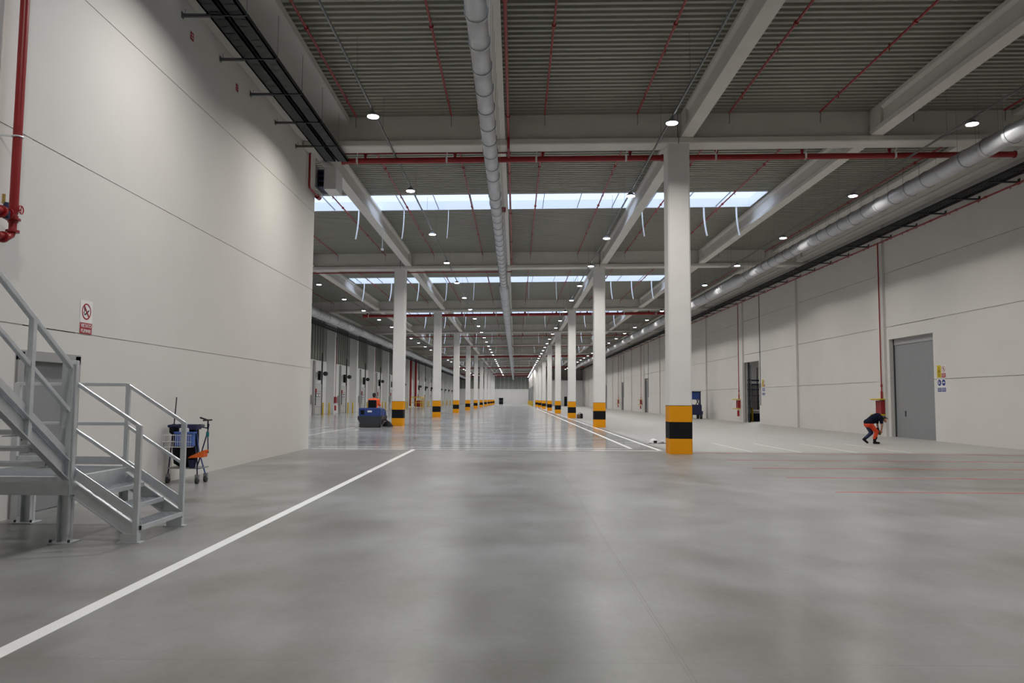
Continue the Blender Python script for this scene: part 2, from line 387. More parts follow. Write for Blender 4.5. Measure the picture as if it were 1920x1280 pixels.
for k in range(2, 11):
    copy_tree(cL, (-6.93, Y0 + S * k, 0), '%s visible column from the camera in the left row, white with orange and black bands' % ORD[k - 1])

# ------------------------------------------------------------------ girders and roof beams
def girder(x0, x1, y, name, label):
    h = .34; ch = .03
    pr = [(-h + ch, 0), (h - ch, 0), (h, ch), (h, .18), (.2, .2), (.2, .98), (-.2, .98), (-.2, .2), (-h, .18), (-h, ch)]
    e = MB().extr([(u, v - .0) for u, v in pr], 'x', x0 + .012, x1 - .012, SL * (x1 - x0))
    o = e.build(name, 'beam', None, bevel=.008); o.location = (0, y, zr(x0, 9.48))
    return tag(o, label, 'girder', 'cross girders on the columns')
for k in range(0, 11):
    yy = Y0 - .05 + S * k
    if k == 0: girder(-6.6, 4.97, yy, 'cross_girder', 'nearest concrete cross girder, running left from the near striped column top')
    else: girder(-6.93, 4.97, yy, 'cross_girder', 'concrete cross girder over the central aisle, %s from the camera' % ORD[k])
    if k <= 7: girder(4.97, 17.4, yy, 'cross_girder', 'concrete cross girder of the right-hand bay, %s from the camera' % ORD[k])
    if k >= 1: girder(-18.95, -6.93, yy, 'cross_girder', 'concrete cross girder of the left-hand dock bay, %s from the camera' % ORD[k - 1])
def roof_beam():
    mb = MB(); L = S - .5
    I_ = [(-.19, 0), (.19, 0), (.19, .14), (.075, .24), (.075, .60), (.16, .68), (.16, .79), (-.16, .79), (-.16, .68), (-.075, .60), (-.075, .24), (-.19, .14)]
    mb.extr(I_, 'y', .7, L - .7)
    for a, b in ((0, .7), (L - .7, L)): mb.extr([(-.19, 0), (.19, 0), (.19, .14), (.16, .2), (.16, .79), (-.16, .79), (-.16, .2), (-.19, .14)], 'y', a, b)
    return mb.build('roof_beam', 'beam')
RB = roof_beam()
BN = ['far left', 'second from left', 'left of the aisle', 'beside the central duct', 'right of the aisle', 'right bay middle', 'along the right wall']
first = True
for k in range(-1, 11):
    for j, x in enumerate(BX):
        if k == -1 and x < -7: continue
        if k == 0 and x < -13: continue
        if k > 7 and x > 6: continue
        o = RB if first else RB.copy()
        if not first: COL.objects.link(o)
        first = False; o.location = (x, Y0 + .2 + S * k, zr(x, 9.665))
        tag(o, 'long concrete roof beam %s, %s bay from the camera' % (BN[j], ORD[k + 1]), 'beam', 'long roof beams')
# white fire-protection soffits beside both walls
struct(MB().add([(x, y, zr(x, z)) for x in (-6.6, -5.2) for y in (YB, 24.6) for z in (10.25, 10.44)], [(0, 1, 3, 2), (4, 6, 7, 5), (0, 4, 5, 1), (2, 3, 7, 6), (0, 2, 6, 4), (1, 5, 7, 3)]).build('trim_1', 'wall'))
struct(MB().add([(x, y, zr(x, z)) for x in (15.3, 17.4) for y in (YB, 205) for z in (10.3, 10.44)], [(0, 1, 3, 2), (4, 6, 7, 5), (0, 4, 5, 1), (2, 3, 7, 6), (0, 2, 6, 4), (1, 5, 7, 3)]).build('trim_2', 'wall'))

# ------------------------------------------------------------------ high-bay lamps
def make_lamp():
    e = empty('high_bay_lamp', (0, 0, 0), '', 'lamp', 'high-bay lamps in four rows')
    MB().lathe([(.03, .135), (.07, .13), (.085, .12), (.09, .085), (.12, .075), (.15, .04), (.162, .02), (.162, .012)]).build('housing', 'conduit', e, smooth=True)
    MB().lathe([(.155, .012), (.152, -.006), (.11, -.018), (.01, -.022)]).build('lens', 'lens', e, smooth=True)
    MB().tube([(0, 0, .13), (0, 0, .15)], .012, 6).torus((0, 0, .135), (1, 0, 0), .02, .005, 12, 6).build('hook', 'conduit', e)
    return e
LP = make_lamp(); lamp_light(LP, -.04, LAMP_W, .3); reg(LP)
LN = ['far left lamp row', 'lamp row left of the aisle', 'lamp row right of the aisle', 'lamp row near the right wall']
first = True; NL = 35
for j, (x, z) in enumerate(LAMPX):
    c = 0
    for k in range(-2, 33):
        y = 20.35 + 7.483 * k + (.35 if x > 6 else 0)
        if j == 0 and y < 27: continue
        if j == 3 and y > 198: continue
        if y > 262: continue
        if y > 13.9: c += 1; lb = 'round high-bay lamp, %s visible one in the %s' % (ORD[c - 1], LN[j])
        else: lb = 'round lamp over the near floor, %s of the %s' % (('nearest', 'second nearest')[k + 2], LN[j])
        if first: o = LP; o.location = (x, y, z); o['label'] = lb; first = False
        else: o = copy_tree(LP, (x, y, z), lb)
# lamp rails
for j, (x, z) in enumerate(LAMPX):
    y0 = 27 if j == 0 else YB + .1; y1 = 199 if j == 3 else 262
    e = empty('lamp_rail', (x, y0, z + .145), 'thin grey electrical rail carrying the %s' % LN[j], 'rail', 'lamp rails')
    m = MB(); m.box(-.02, .02, 0, y1 - y0, 0, .006); m.box(-.02, -.015, 0, y1 - y0, 0, .05); m.box(.015, .02, 0, y1 - y0, 0, .05)
    yy = 1.2
    while yy < y1 - y0: m.box(-.026, .026, yy, yy + .05, -.004, .054); yy += 1.5
    m.build('channel', 'conduit', e)
    yy = .9; ro = None
    while yy < y1 - y0:
        if abs((yy + y0 - Y0 + S / 2) % S - S / 2) > .6:
            if ro is None: ro = o = MB().cyl((0, 0, .05), (0, 0, zr(x, 10.46) - z - .145), .006, n=5).build('suspension_rod', 'conduit', e)
            else: o = ro.copy(); COL.objects.link(o)
            o.location = (0, yy, 0)
        yy += 3.74

# ------------------------------------------------------------------ sprinkler pipework
def branch_pipe():
    e = empty('sprinkler_pipe', (0, 0, 0), '', 'pipe', 'red sprinkler branch pipes under the roof')
    L = S - 1.6
    m = MB(); m.cyl((0, 0, 0), (0, L, 0), .03, n=8)
    m.build('pipe_run', 'red', e, smooth=True)
    cp = MB().cyl((0, 3.6, 0), (0, 3.69, 0), .052, n=10).build('coupling', 'red', e)
    for dy in (5.8, 11.6): c = cp.copy(); COL.objects.link(c); c.parent = e; c.location = (0, dy, 0)
    for i in range(7):
        yy = 1.5 + 3.0 * i
        MB().cyl((0, yy, .0), (0, yy, .085), .014, n=6).cyl((0, yy, -.03), (0, yy, -.10), .012, n=6).cyl((0, yy, -.10), (0, yy, -.105), .022, n=8).build('sprinkler_head', 'red', e) if i == 0 else None
    hd = [o for o in COL.objects if o.parent is e and o.name.startswith('sprinkler_head')][0]
    for i in range(1, 7):
        c = hd.copy(); COL.objects.link(c); c.parent = e; c.location = (0, 3.0 * i, 0)
    m = MB()
    m.bar((0, L - .06, 0), (.0, L - .02, -.34), .022, .022)
    m.build('hanger', 'conduit', e)
    hr = MB().cyl((0, 2.2, 0), (0, 2.2, .245), .006, n=5).build('hanger_rod', 'conduit', e)
    for dy in (6, 12, 18): c = hr.copy(); COL.objects.link(c); c.parent = e; c.location = (0, dy, 0)
    return e
BP = branch_pipe(); reg(BP); first = True
for k in range(-1, 8):
    for j, x in enumerate(RX):
        if k == -1 and x < -6: continue
        if k == 0 and x < -14: continue
        n = j + 1
        lb = 'thin red sprinkler pipe, %s from the left in the %s roof bay' % (ORD[j - 5] if k < 0 else ORD[j], ORD[k + 1])
        p = (x, Y0 + .7 + S * k, zr(x, 10.22))
        if first: BP.location = p; BP['label'] = lb; first = False
        else: copy_tree(BP, p, lb)
# feed pipe running beside the centre beam
m = MB(); m.cyl((-.26, YB + .2, 9.62), (-.26, 23.35, 9.62), .04, n=10); m.tube([(-.26, 23.3, 9.62), (-.26, 23.36, 9.3), (-.26, 24.3, 9.28), (-.26, 24.4, 9.62)], .04, 10); m.cyl((-.26, 24.35, 9.62), (-.26, 45.7, 9.62), .04, n=10)
for yy in (9, 15, 21.5, 27, 33, 39, 44): m.cyl((-.26, yy, 9.62), (-.26, yy + .1, 9.62), .06, n=10)
m.cyl((-.26, 24.35, 9.62), (-.26, 24.35, 9.25), .04, n=10); m.cyl((-.26, 24.35, 9.4), (-.26, 24.35, 9.5), .065, n=10)
tag(m.build('sprinkler_feed_pipe', 'red', smooth=True), 'red feed pipe running lengthwise against the centre roof beam, right of the big duct', 'pipe')
m = MB(); m.cyl((-5.6, 24.33, 9.40), (-.26, 24.33, 9.46), .026, n=8)
tag(m.build('sprinkler_test_pipe', 'red', smooth=True), 'thin red pipe just above the thick main, from left wall trays to the duct', 'pipe')
m = MB(); m.cyl((-15.4, 46.75, 9.12), (-.26, 46.75, 9.33), .035, n=8)
tag(m.build('sprinkler_test_pipe', 'red', smooth=True), 'thin red cross pipe under the second girder, left of the duct', 'pipe')
def main_pipe(x0, x1, y, z, r, label, clamps=True, risers=False):
    e = empty('sprinkler_main_pipe', (x0, y, zr(x0, z)), label, 'pipe'); L = x1 - x0; dz = SL * L
    m = MB(); m.cyl((0, 0, 0), (L, 0, dz), r, n=16)
    for u in (0, L): m.cyl((u - .04 if u else 0, 0, SL * u), ((u if u else .1), 0, SL * u), r * 1.25, n=16)
    m.cyl((L * .475, 0, dz * .475), (L * .475 + .14, 0, dz * .475), r * 1.22, n=16)
    m.build('pipe_run', 'red', e, smooth=True)
    if clamps:
        u = .5
        while u < L - .1:
            cl = MB().torus((u, 0, SL * u), (1, 0, 0), r + .006, .012, 18, 6).box(u - .03, u + .03, -r - .012, -r - .004, SL * u - r, SL * u + r).cyl((u, 0, SL * u + r), (u + .03, -.2, SL * u + r + .2), .015, n=6)
            cl.build('pipe_clamp', 'white', e); u += 2.86
    for x in RX:
        if x0 < x < x1:
            u = x - x0
            if risers: MB().cyl((u, 0, SL * u), (u, 0, zr(x, 10.22) - zr(x0, z)), .04, n=8).cyl((u, 0, SL * u + r), (u, 0, SL * u + r + .1), .06, n=8).build('riser', 'red', e, smooth=True)
            else: MB().cyl((u, 0, SL * u + r - .02), (u, 0, SL * u + r + .09), .04, n=8).cyl((u, 0, SL * u + r + .09), (u, 0, SL * u + r + .13), .06, n=8).build('outlet', 'red', e, smooth=True)
    return e
main_pipe(-5.6, 15.9, 24.35, 9.33, .093, 'thick red sprinkler main crossing in front of the first girder, end to end')
main_pipe(-13.7, 15.5, 69.25, 9.25, .13, 'thick red sprinkler main with vertical risers under the third girder', True, True)
main_pipe(-13, 15.0, 91.7, 9.17, .05, 'thin red sprinkler cross pipe with risers under the fourth girder', False, True)
main_pipe(-13, 15.0, 114.15, 9.45, .05, 'thin red sprinkler cross pipe with risers under the fifth girder', False, True)
main_pipe(-13, 15.0, 136.6, 9.2, .15, 'thick red sprinkler main far down the hall under the sixth girder', False, True)
main_pipe(-18, 16.0, 181.5, 9.1, .12, 'distant red sprinkler main under the eighth girder', False, True)
main_pipe(-18, 4.0, 226.4, 9.1, .15, 'distant red sprinkler main, second last before the end wall', False, True)
main_pipe(-18, 4.0, 248.9, 9.1, .15, 'distant red sprinkler main, last before the end wall', False, True)

# ------------------------------------------------------------------ ducts
def duct(x, z, segs, name, label, rods=True):
    e = empty(name, (x, segs[0][0], z), label, 'duct'); y0 = segs[0][0]; Ye = segs[-1][1]
    m = MB(); n = 24; pts = []
    for i, (a, b, r, pitch) in enumerate(segs):
        if i: pts.append((a - y0, r * 1.12)); pts.append((a - y0 + .25, r * 1.12)); pts.append((a - y0 + .3, r))
        yy = a - y0 + (.35 if i else 0); bd = .012 if pitch > .6 else .018; bw = .02 if pitch > .6 else .05
        while yy < b - y0:
            pts += [(yy, r), (yy + bw, r + bd), (yy + 2 * bw, r + bd), (yy + 3 * bw, r)]; yy += pitch
    vs = [(rr * cos(2 * pi * k / n), yy, rr * sin(2 * pi * k / n)) for yy, rr in pts for k in range(n)]
    m.add(vs, [(j * n + k, j * n + (k + 1) % n, (j + 1) * n + (k + 1) % n, (j + 1) * n + k) for j in range(len(pts) - 1) for k in range(n)])
    m.build('duct_run', 'duct', e, smooth=True)
    yy = 1.0; hg = {}
    while yy < min(Ye, 140) - y0:
        r = [s_[2] for s_ in segs if s_[0] - y0 <= yy][-1]
        if abs((yy + y0 - Y0 + S / 2) % S - S / 2) > .6:
            if r not in hg:
                m = MB()
                for sx in (-1, 1): m.cyl((sx * (r + .02), 0, 0), (sx * (r + .02), 0, zr(x, 10.42) - z), .004, n=5)
                m.torus((0, 0, 0), (0, 1, 0), r + .016, .008, 24, 5); hg[r] = o = m.build('duct_hanger', 'conduit', e)
            else: o = hg[r].copy(); COL.objects.link(o)
            o.location = (0, yy, 0)
        yy += 1.1 if yy + y0 < 47 else 3.3
    return e
duct(-.72, 8.3, [(YB + .1, 46.8, .19, 1.1), (46.8, 110, .275, .55), (110, 258, .275, 1.4)], 'ventilation_duct', 'round zinc spiral duct hanging above the middle of the aisle')
duct(13.5, 8.9, [(YB + .1, 46.9, .26, 1.1), (46.9, 110, .36, .55), (110, 198, .36, 1.4)], 'ventilation_duct', 'round zinc spiral duct running beside the right wall')
duct(-15.7, 8.3, [(25.5, 100, .40, .9), (100, 258, .40, 1.4)], 'ventilation_duct', 'large round zinc duct along the dock wall on the left')

# ------------------------------------------------------------------ cable trays
def tray(x0, x1, y0, y1, z, name, label, brackets, mt='tray', h=.1, solid=False):
    e = empty(name, (x0, y0, z), label, 'cable tray'); w_ = x1 - x0; L = y1 - y0
    m = MB(); m.box(0, .012, 0, L, 0, h); m.box(w_ - .012, w_, 0, L, 0, h); m.box(0, .04, 0, L, 0, .008); m.box(w_ - .04, w_, 0, L, 0, .008)
    yy = .1
    while yy < L: m.box(0, w_, yy, yy + .03, .0, .015); yy += .3 if L < 60 else .9
    if solid: m.box(.01, w_ - .01, 0, L, 0, .006)
    m.build('ladder', mt, e)
    m = MB()
    for c in range(5): m.cyl((.06 + c * (w_ - .12) / 4, 0, .035), (.06 + c * (w_ - .12) / 4, L, .035), .022, n=6)
    m.build('cables', 'black', e)
    return e
tA = tray(-6.10, -5.76, YB + .1, 24.2, 9.1, 'cable_tray', 'dark cable tray nearer the left wall, on steel arms', None, solid=True)
tB = tray(-5.70, -5.36, YB + .1, 24.2, 9.1, 'cable_tray', 'dark cable tray farther from the left wall, on hanging rods', None, solid=True)
for i in range(14):
    yy = 22.66 - 1.98 * i
    if yy < YB + 1: continue
    e = empty('tray_bracket', (-6.6, yy, 9.09), 'galvanised steel arm from left wall holding the cable trays, %s from the far end' % ORD[i], 'bracket', 'tray arms on the left wall')
    m = MB(); m.box(0, .56, -.035, .035, -.03, -.022); m.box(0, .56, -.035, -.027, -.03, .02); m.box(0, .56, .027, .035, -.03, .02); m.box(0, .012, -.05, .05, -.06, .06)
    m.build('arm', 'bracket', e)
    MB().box(.5, 1.28, -.015, .015, -.012, .008).build('cross_strut', 'dark', e)
    MB().cyl((1.27, 0, 0), (1.27, 0, 1.17), .006, n=6).build('threaded_rod', 'conduit', e); MB().cyl((.06, 0, -.02), (.06, 0, .12), .006, n=6).build('threaded_rod', 'conduit', e)
tray(16.35, 16.95, YB + .1, 198, 9.25, 'cable_tray', 'dark cable tray running high along the right wall', None)
m = MB(); yy = YB + 1; i = 0
while yy < 140:
    e = empty('tray_bracket', (17.4, yy, 9.22), 'steel bracket under the right wall tray, bracket %s counted from the near end' % (ORD[i] if i < 37 else 'forty-' + ORD[i - 37] if i > 39 else 'thirty-ninth plus ' + ORD[i - 37]), 'bracket', 'tray brackets on the right wall')
    b = MB(); b.box(-1.08, 0, -.06, .06, -.02, .02); b.box(-.02, 0, -.06, .06, -.08, .12)
    b.build('arm', 'tray', e); yy += 2.3 if yy < 70 else 4.6; i += 1
tray(-17.4, -16.6, 25.3, 258, 7.95, 'cable_tray', 'dark cable tray below the large duct on the dock side', None)
m = MB(); m.cyl((17.22, YB + .1, 9.12), (17.22, 190, 9.12), .035, n=8)
yy = YB + 1
while yy < 120: m.cyl((17.22, yy, 9.12), (17.22, yy + .08, 9.12), .05, n=8).cyl((17.22, yy + .5, 9.12), (17.22, yy + .5, 9.03), .014, n=6); yy += 1.9
tag(m.build('hydrant_pipe', 'red', smooth=True), 'thin red hydrant pipe running along the top of the right wall under the tray', 'pipe')

# ------------------------------------------------------------------ hose reels, drop pipes on the right wall
def hose_station():
    e = empty('fire_hose_cabinet', (0, 0, 0), '', 'fire hose', 'red hose cabinets on the right wall')
    MB().box(-.2, 0, -.27, .27, 1.05, 1.66).build('cabinet', 'red', e, bevel=.01)
    for z in (1.72, 1.0): MB().lathe([(.02, -.035), (.34, -.03), (.36, 0), (.34, .03), (.02, .035)], (-.2, 0, z), 18).build('yellow_rim', 'signyel', e, smooth=True)
    MB().cyl((-.07, -.1, 1.75), (-.07, -.1, 9.15), .03, n=8).cyl((-.07, -.1, 1.75), (-.07, -.1, 2.1), .05, n=8).cyl((-.07, -.1, 2.3), (-.07, -.1, 2.42), .05, n=8).build('drop_pipe', 'red', e, smooth=True)
    return e
HS = hose_station()
ex = MB().lathe([(.02, 0), (.08, .01), (.085, .03), (.085, .4), (.06, .46), (.02, .48)]).cyl((0, 0, .48), (0, 0, .55), .02).bar((-.04, 0, .56), (.05, 0, .53), .03, .02)
reg(HS); first = True
for k in range(6):
    y = 36.75 + 23.35 * k + (.0)
    lb = 'red fire hose cabinet with yellow rims on right wall, %s from the camera' % ORD[k]
    if first: HS.location = (17.27, y, 0); HS['label'] = lb; first = False
    else: copy_tree(HS, (17.27, y, 0), lb)
EX = ex.build('fire_extinguisher', 'red2', smooth=True)
for k in range(1, 6):
    o = EX if k == 1 else EX.copy()
    if k > 1: COL.objects.link(o)
    o.location = (17.13, 36.75 + 23.35 * k - .1, .42); tag(o, 'red extinguisher hung below the %s hose cabinet on the right wall' % ORD[k], 'fire extinguisher', 'extinguishers on the right wall')
m = MB().cyl((17.37, 55.3, 1.3), (17.37, 55.3, 9.1), .025, n=6).box(17.32, 17.4, 55.2, 55.4, 2.6, 2.85)
tag(m.build('electrical_conduit', 'conduit'), 'thin grey conduit running down the right wall beside the open doorway', 'conduit')
for k in range(8):
    m = MB().cyl((17.37, 55.3 + 23.2 * k + 23.2, 2), (17.37, 78.5 + 23.2 * k, 9.1), .03, n=6)
    if 78.5 + 23.2 * k < 200: tag(m.build('electrical_conduit', 'conduit'), 'grey conduit down the right wall beside the %s door' % ORD[k + 2], 'conduit')

# ------------------------------------------------------------------ signs
def disc_ring(m, c, R, r, n=28): pass
def sign_no_smoking(e, s, rot, base):
    """prohibition ring with bar, flat on the plate; local axes u (right), v (up), out along w"""
    pass
def flat(e, pts, m, name, ax, d):                    # flat polygon plate in wall plane; ax maps (u, v, w) -> local
    n = len(pts); vs = [ax(u, v, d) for u, v in pts] + [ax(u, v, d + .002) for u, v in pts]
    return MB().add(vs, [tuple(range(n)), tuple(range(n, 2 * n))] + [(i, (i + 1) % n, n + (i + 1) % n, n + i) for i in range(n)]).build(name, m, e)
def rect(u, v, w_, h): return [(u - w_ / 2, v - h / 2), (u + w_ / 2, v - h / 2), (u + w_ / 2, v + h / 2), (u - w_ / 2, v + h / 2)]
def circ(u, v, r, n=28): return [(u + r * cos(2 * pi * i / n), v + r * sin(2 * pi * i / n)) for i in range(n)]
def ring(e, u, v, R, r, m, name, ax, d, n=32):
    vs = []; 
    for w_ in (d, d + .002):
        for rr in (R, r): vs += [ax(u + rr * cos(2 * pi * i / n), v + rr * sin(2 * pi * i / n), w_) for i in range(n)]
    fs = []
    for i in range(n):
        j = (i + 1) % n; fs += [(i, j, n + j, n + i), (2 * n + i, 2 * n + j, 3 * n + j, 3 * n + i), (i, j, 2 * n + j, 2 * n + i), (n + i, n + j, 3 * n + j, 3 * n + i)]
    return MB().add(vs, fs).build(name, m, e)
def rot2(pts, a, c): return [(c[0] + (u - c[0]) * cos(a) - (v - c[1]) * sin(a), c[1] + (u - c[0]) * sin(a) + (v - c[1]) * cos(a)) for u, v in pts]
# left wall: facing +X, reading direction +Y
axL = lambda u, v, w_: (w_, u, v)
e = empty('no_smoking_sign', (-6.6, 11.84, 2.81), 'white and red no smoking sign reading VIETATO FUMARE on the left wall', 'sign')
flat(e, rect(0, 0, .34, .52), 'text', 'plate', axL, .003)
ring(e, 0, .09, .125, .105, 'signred', 'prohibition_ring', axL, .006)
flat(e, rot2(rect(0, .09, .022, .22), radians(40), (0, .09)), 'signred', 'prohibition_bar', axL, .0095)
flat(e, rot2(rect(.015, .075, .13, .02), radians(35), (.015, .075)), 'black', 'cigarette', axL, .006)
MB().tube([axL(-.05, .035, .008), axL(-.075, .075, .008), axL(-.05, .10, .008), axL(-.07, .14, .008)], .004, 5).build('smoke_symbol', 'black', e)
flat(e, rect(0, -.17, .33, .17), 'signred', 'text_panel', axL, .006)
text_obj('VIETATO', .078, 'text', e, (.0095, 0, -.132), (pi / 2, 0, pi / 2), sx=.92)
text_obj('FUMARE', .078, 'text', e, (.0095, 0, -.212), (pi / 2, 0, pi / 2), sx=.95)
for i, (y, z) in enumerate(((15.22, 8.89), (17.77, 8.87))):
    e = empty('red_wall_sign', (-6.6, y, z), 'small red sign high on the left wall, %s the camera' % ('the one nearer' if i == 0 else 'the one farther from'), 'sign', 'small red signs on the left wall')
    flat(e, rect(0, 0, .16, .17), 'signred', 'plate', axL, .003); flat(e, rect(.0, .03, .09, .02), 'text', 'symbol', axL, .006); flat(e, rect(0, -.03, .09, .015), 'text', 'symbol', axL, .006)
# right wall: facing -X, reading direction -Y
axR = lambda u, v, w_: (-w_, -u, v)
def sign_set(y, tagw):
    z1, z2 = 2.86, 2.28
    s = empty('warning_sign', (17.4, y + .17, z1), 'yellow triangle warning sign, upper left of the four signs beside %s' % tagw, 'sign', 'safety signs beside the right wall doors')
    flat(s, rect(0, 0, .31, .5), 'signyel', 'plate', axR, .003)
    flat(s, [(-.11, -.04), (.11, -.04), (0, .19)], 'black', 'triangle', axR, .006); flat(s, [(-.08, -.022), (.08, -.022), (0, .15)], 'signyel', 'triangle_field', axR, .0085)
    flat(s, rect(0, .02, .05, .06), 'black', 'symbol', axR, .011)
    for i in range(3): flat(s, rect(0, -.1 - .05 * i, .24 - .04 * i, .018), 'black', 'text_line', axR, .006)
    s = empty('prohibition_sign', (17.4, y - .17, z1), 'white and red round prohibition sign, upper right of the four beside %s' % tagw, 'sign', 'safety signs beside the right wall doors')
    flat(s, rect(0, 0, .31, .5), 'text', 'plate', axR, .003); ring(s, 0, .09, .13, .11, 'signred', 'prohibition_ring', axR, .006)
    flat(s, rot2(rect(0, .09, .02, .22), radians(45), (0, .09)), 'signred', 'prohibition_bar', axR, .0085); flat(s, rect(0, .09, .05, .12), 'black', 'symbol', axR, .006)
    flat(s, rect(0, -.16, .3, .17), 'signred', 'text_panel', axR, .006)
    for i in range(2): flat(s, rect(0, -.125 - .06 * i, .24, .02), 'text', 'text_line', axR, .009)
    for q_, (dy, nm) in enumerate(((.16, 'lower left'), (-.16, 'lower right'))):
        s = empty('mandatory_sign', (17.4, y + dy, z2), 'blue round mandatory sign, %s of the four beside %s' % (nm, tagw), 'sign', 'safety signs beside the right wall doors')
        flat(s, rect(0, 0, .3, .54), 'text', 'plate', axR, .003); flat(s, circ(0, .12, .13), 'signblue', 'disc', axR, .006)
        if q_ == 0: flat(s, rect(-.03, .12, .05, .12), 'text', 'symbol', axR, .0085); flat(s, rect(.035, .11, .03, .05), 'text', 'symbol', axR, .0085)
        else: flat(s, rect(0, .12, .2, .035), 'text', 'symbol', axR, .0085); flat(s, rect(.0, .135, .08, .03), 'text', 'symbol', axR, .0085)
        flat(s, rect(0, -.17, .28, .16), 'signblue', 'text_panel', axR, .006)
        for i in range(2): flat(s, rect(0, -.14 - .055 * i, .22, .018), 'text', 'text_line', axR, .009)
sign_set(31.83, 'the big grey door'); sign_set(54.62, 'the open doorway')
e = empty('alarm_button', (17.4, 55.75 - .35, 2.6), 'small red alarm call point above the conduit beside the open doorway', 'alarm')
MB().box(-.05, 0, -.07, .07, -.07, .07).build('box', 'red2', e, bevel=.005); MB().cyl((-.05, 0, 0), (-.06, 0, 0), .03).build('button', 'text', e)
e = empty('fire_alarm_sounder', (-.55, 31.9, 9.5), 'small dark red alarm box under the centre roof beam', 'alarm')
MB().box(-.1, .1, -.07, .07, -.12, .12).build('box', 'red', e, bevel=.01); MB().cyl((0, -.07, 0), (0, -.1, 0), .05).build('sounder_cone', 'red2', e); MB().box(-.08, .08, -.03, .03, .1, .19).build('mount', 'conduit', e)

# ------------------------------------------------------------------ left wall pipe and valve group
e = empty('sprinkler_riser', (-6.42, 9.74, 3.82), 'vertical red sprinkler riser with hand wheel valve at the left edge', 'pipe')
MB().cyl((0, 0, .1), (0, 0, 6.6), .055, n=16).build('pipe_run', 'red', e, smooth=True)
MB().torus((0, 0, 1.1), (0, 0, 1), .06, .012).bar((0, 0, 1.1), (-.18, -.1, 1.1), .03, .02).build('wall_clamp', 'galv', e)
m = MB(); m.cyl((0, 0, -.02), (0, 0, .1), .075, n=16); m.cyl((0, 0, .02), (0, 0, .05), .11, n=16)
m.tube([(0, 0, 0), (0, 0, -.15), (-.0, -.04, -.26), (0, -.14, -.32), (0, -.35, -.33)], .06, 14); m.cyl((0, 0, -.2), (0, 0, -.16), .1, n=14); m.cyl((0, -.2, -.33), (0, -.24, -.33), .1, n=14)
m.cyl((0, -.0, .1), (0, -.45, .1), .07, n=14); m.cyl((0, -.28, .1), (0, -.32, .1), .11, n=14); m.cyl((0, -.12, .1), (0, -.16, .1), .1, n=14)
m.build('valve_body', 'red', e, smooth=True).scale = (.8, .8, .72)
MB().torus((.16, .0, .25), (1, .25, 0), .085, .012).bar((.16, 0, .17), (.16, 0, .33), .012, .012).cyl((0, 0, .22), (.16, 0, .25), .014).build('hand_wheel', 'red2', e, smooth=True).scale = (.6, .8, .6)
MB().cyl((.02, -.16, .1), (.02, -.16, .0), .04).cyl((.02, -.18, .12), (.02, -.18, .2), .03).build('actuator', 'navy', e)
MB().cyl((0, -.2, .18), (0, -.2, .30), .02).build('brass_fitting', mat('brass', (.5, .35, .12), .35, .9), e)
e = empty('riser_bend', (-6.52, 23.95, 8.2), 'small red pipe bending round the far end of the left wall', 'pipe')
MB().tube([(0, 0, 1.2), (0, 0, .1), (0, .05, 0), (.02, .75, -.03), (.1, 1.1, -.05)], .035, 10).cyl((.02, .9, -.05), (.04, 1.12, -.05), .08, n=12).build('pipe_run', 'red', e, smooth=True)
e = empty('ventilation_unit', (-6.3, 25.25, 8.5), 'white rectangular box with dark louvres past the end of the left wall', 'ventilation unit')
MB().box(-.1, .32, 0, .9, 0, .75).build('casing', 'white', e, bevel=.02)
m = MB()
for i in range(4): m.box(-.32, -.1, 0, .9, .08 + .17 * i, .14 + .17 * i)
m.build('louvres', 'navy', e); MB().box(-.34, -.3, -.31, .9, 0, .75).build('side_plate', 'conduit', e)

# ------------------------------------------------------------------ hanging strips below the skylights
def strip():
    m = MB(); n = 10; pts = [(-.10 * (i / n) ** 2.2, 0, -1.34 * i / n) for i in range(n + 1)]
    m.tube(pts, .03, 6); return m.build('hanging_strip', 'sheet', smooth=True)
ST = strip(); first = True
SX = [-11.4, -9.35, -7.3, -5.2, -3.15, -1.1, .95, 3.0, 5.45, 7.1, 8.65, 10.15]
for k in range(0, 9):
    xs = [x for x in SX if not (k == 0 and (-2 < x < 4 or x < -8))]
    for i, x in enumerate(xs):
        if any(abs(x - b) < .28 for b in BX): x += .35
        o = ST if first else ST.copy()
        if not first: COL.objects.link(o)
        first = False; o.location = (x, 35.40 + S * k, zr(x, 10.46)); o.rotation_euler = (0, 0, pi if x > 0 else 0); o.scale = (min(1.4, abs(x) / 6 + .05), 1, 1)
        tag(o, 'white flexible strip hanging under the %s visible skylight, %s from the left' % (ORD[k], ORD[i]), 'strip', 'white strips under the skylights')
e = empty('detector_drop', (-6.34, 36.3, 8.62), 'white rod with a small round detector hanging below the left roof beam', 'detector')
MB().cyl((0, 0, .05), (0, 0, .87), .012, n=6).build('rod', 'sheet', e); MB().lathe([(.02, -.05), (.07, -.03), (.08, .03), (.05, .06)]).build('detector_head', 'white', e, smooth=True)

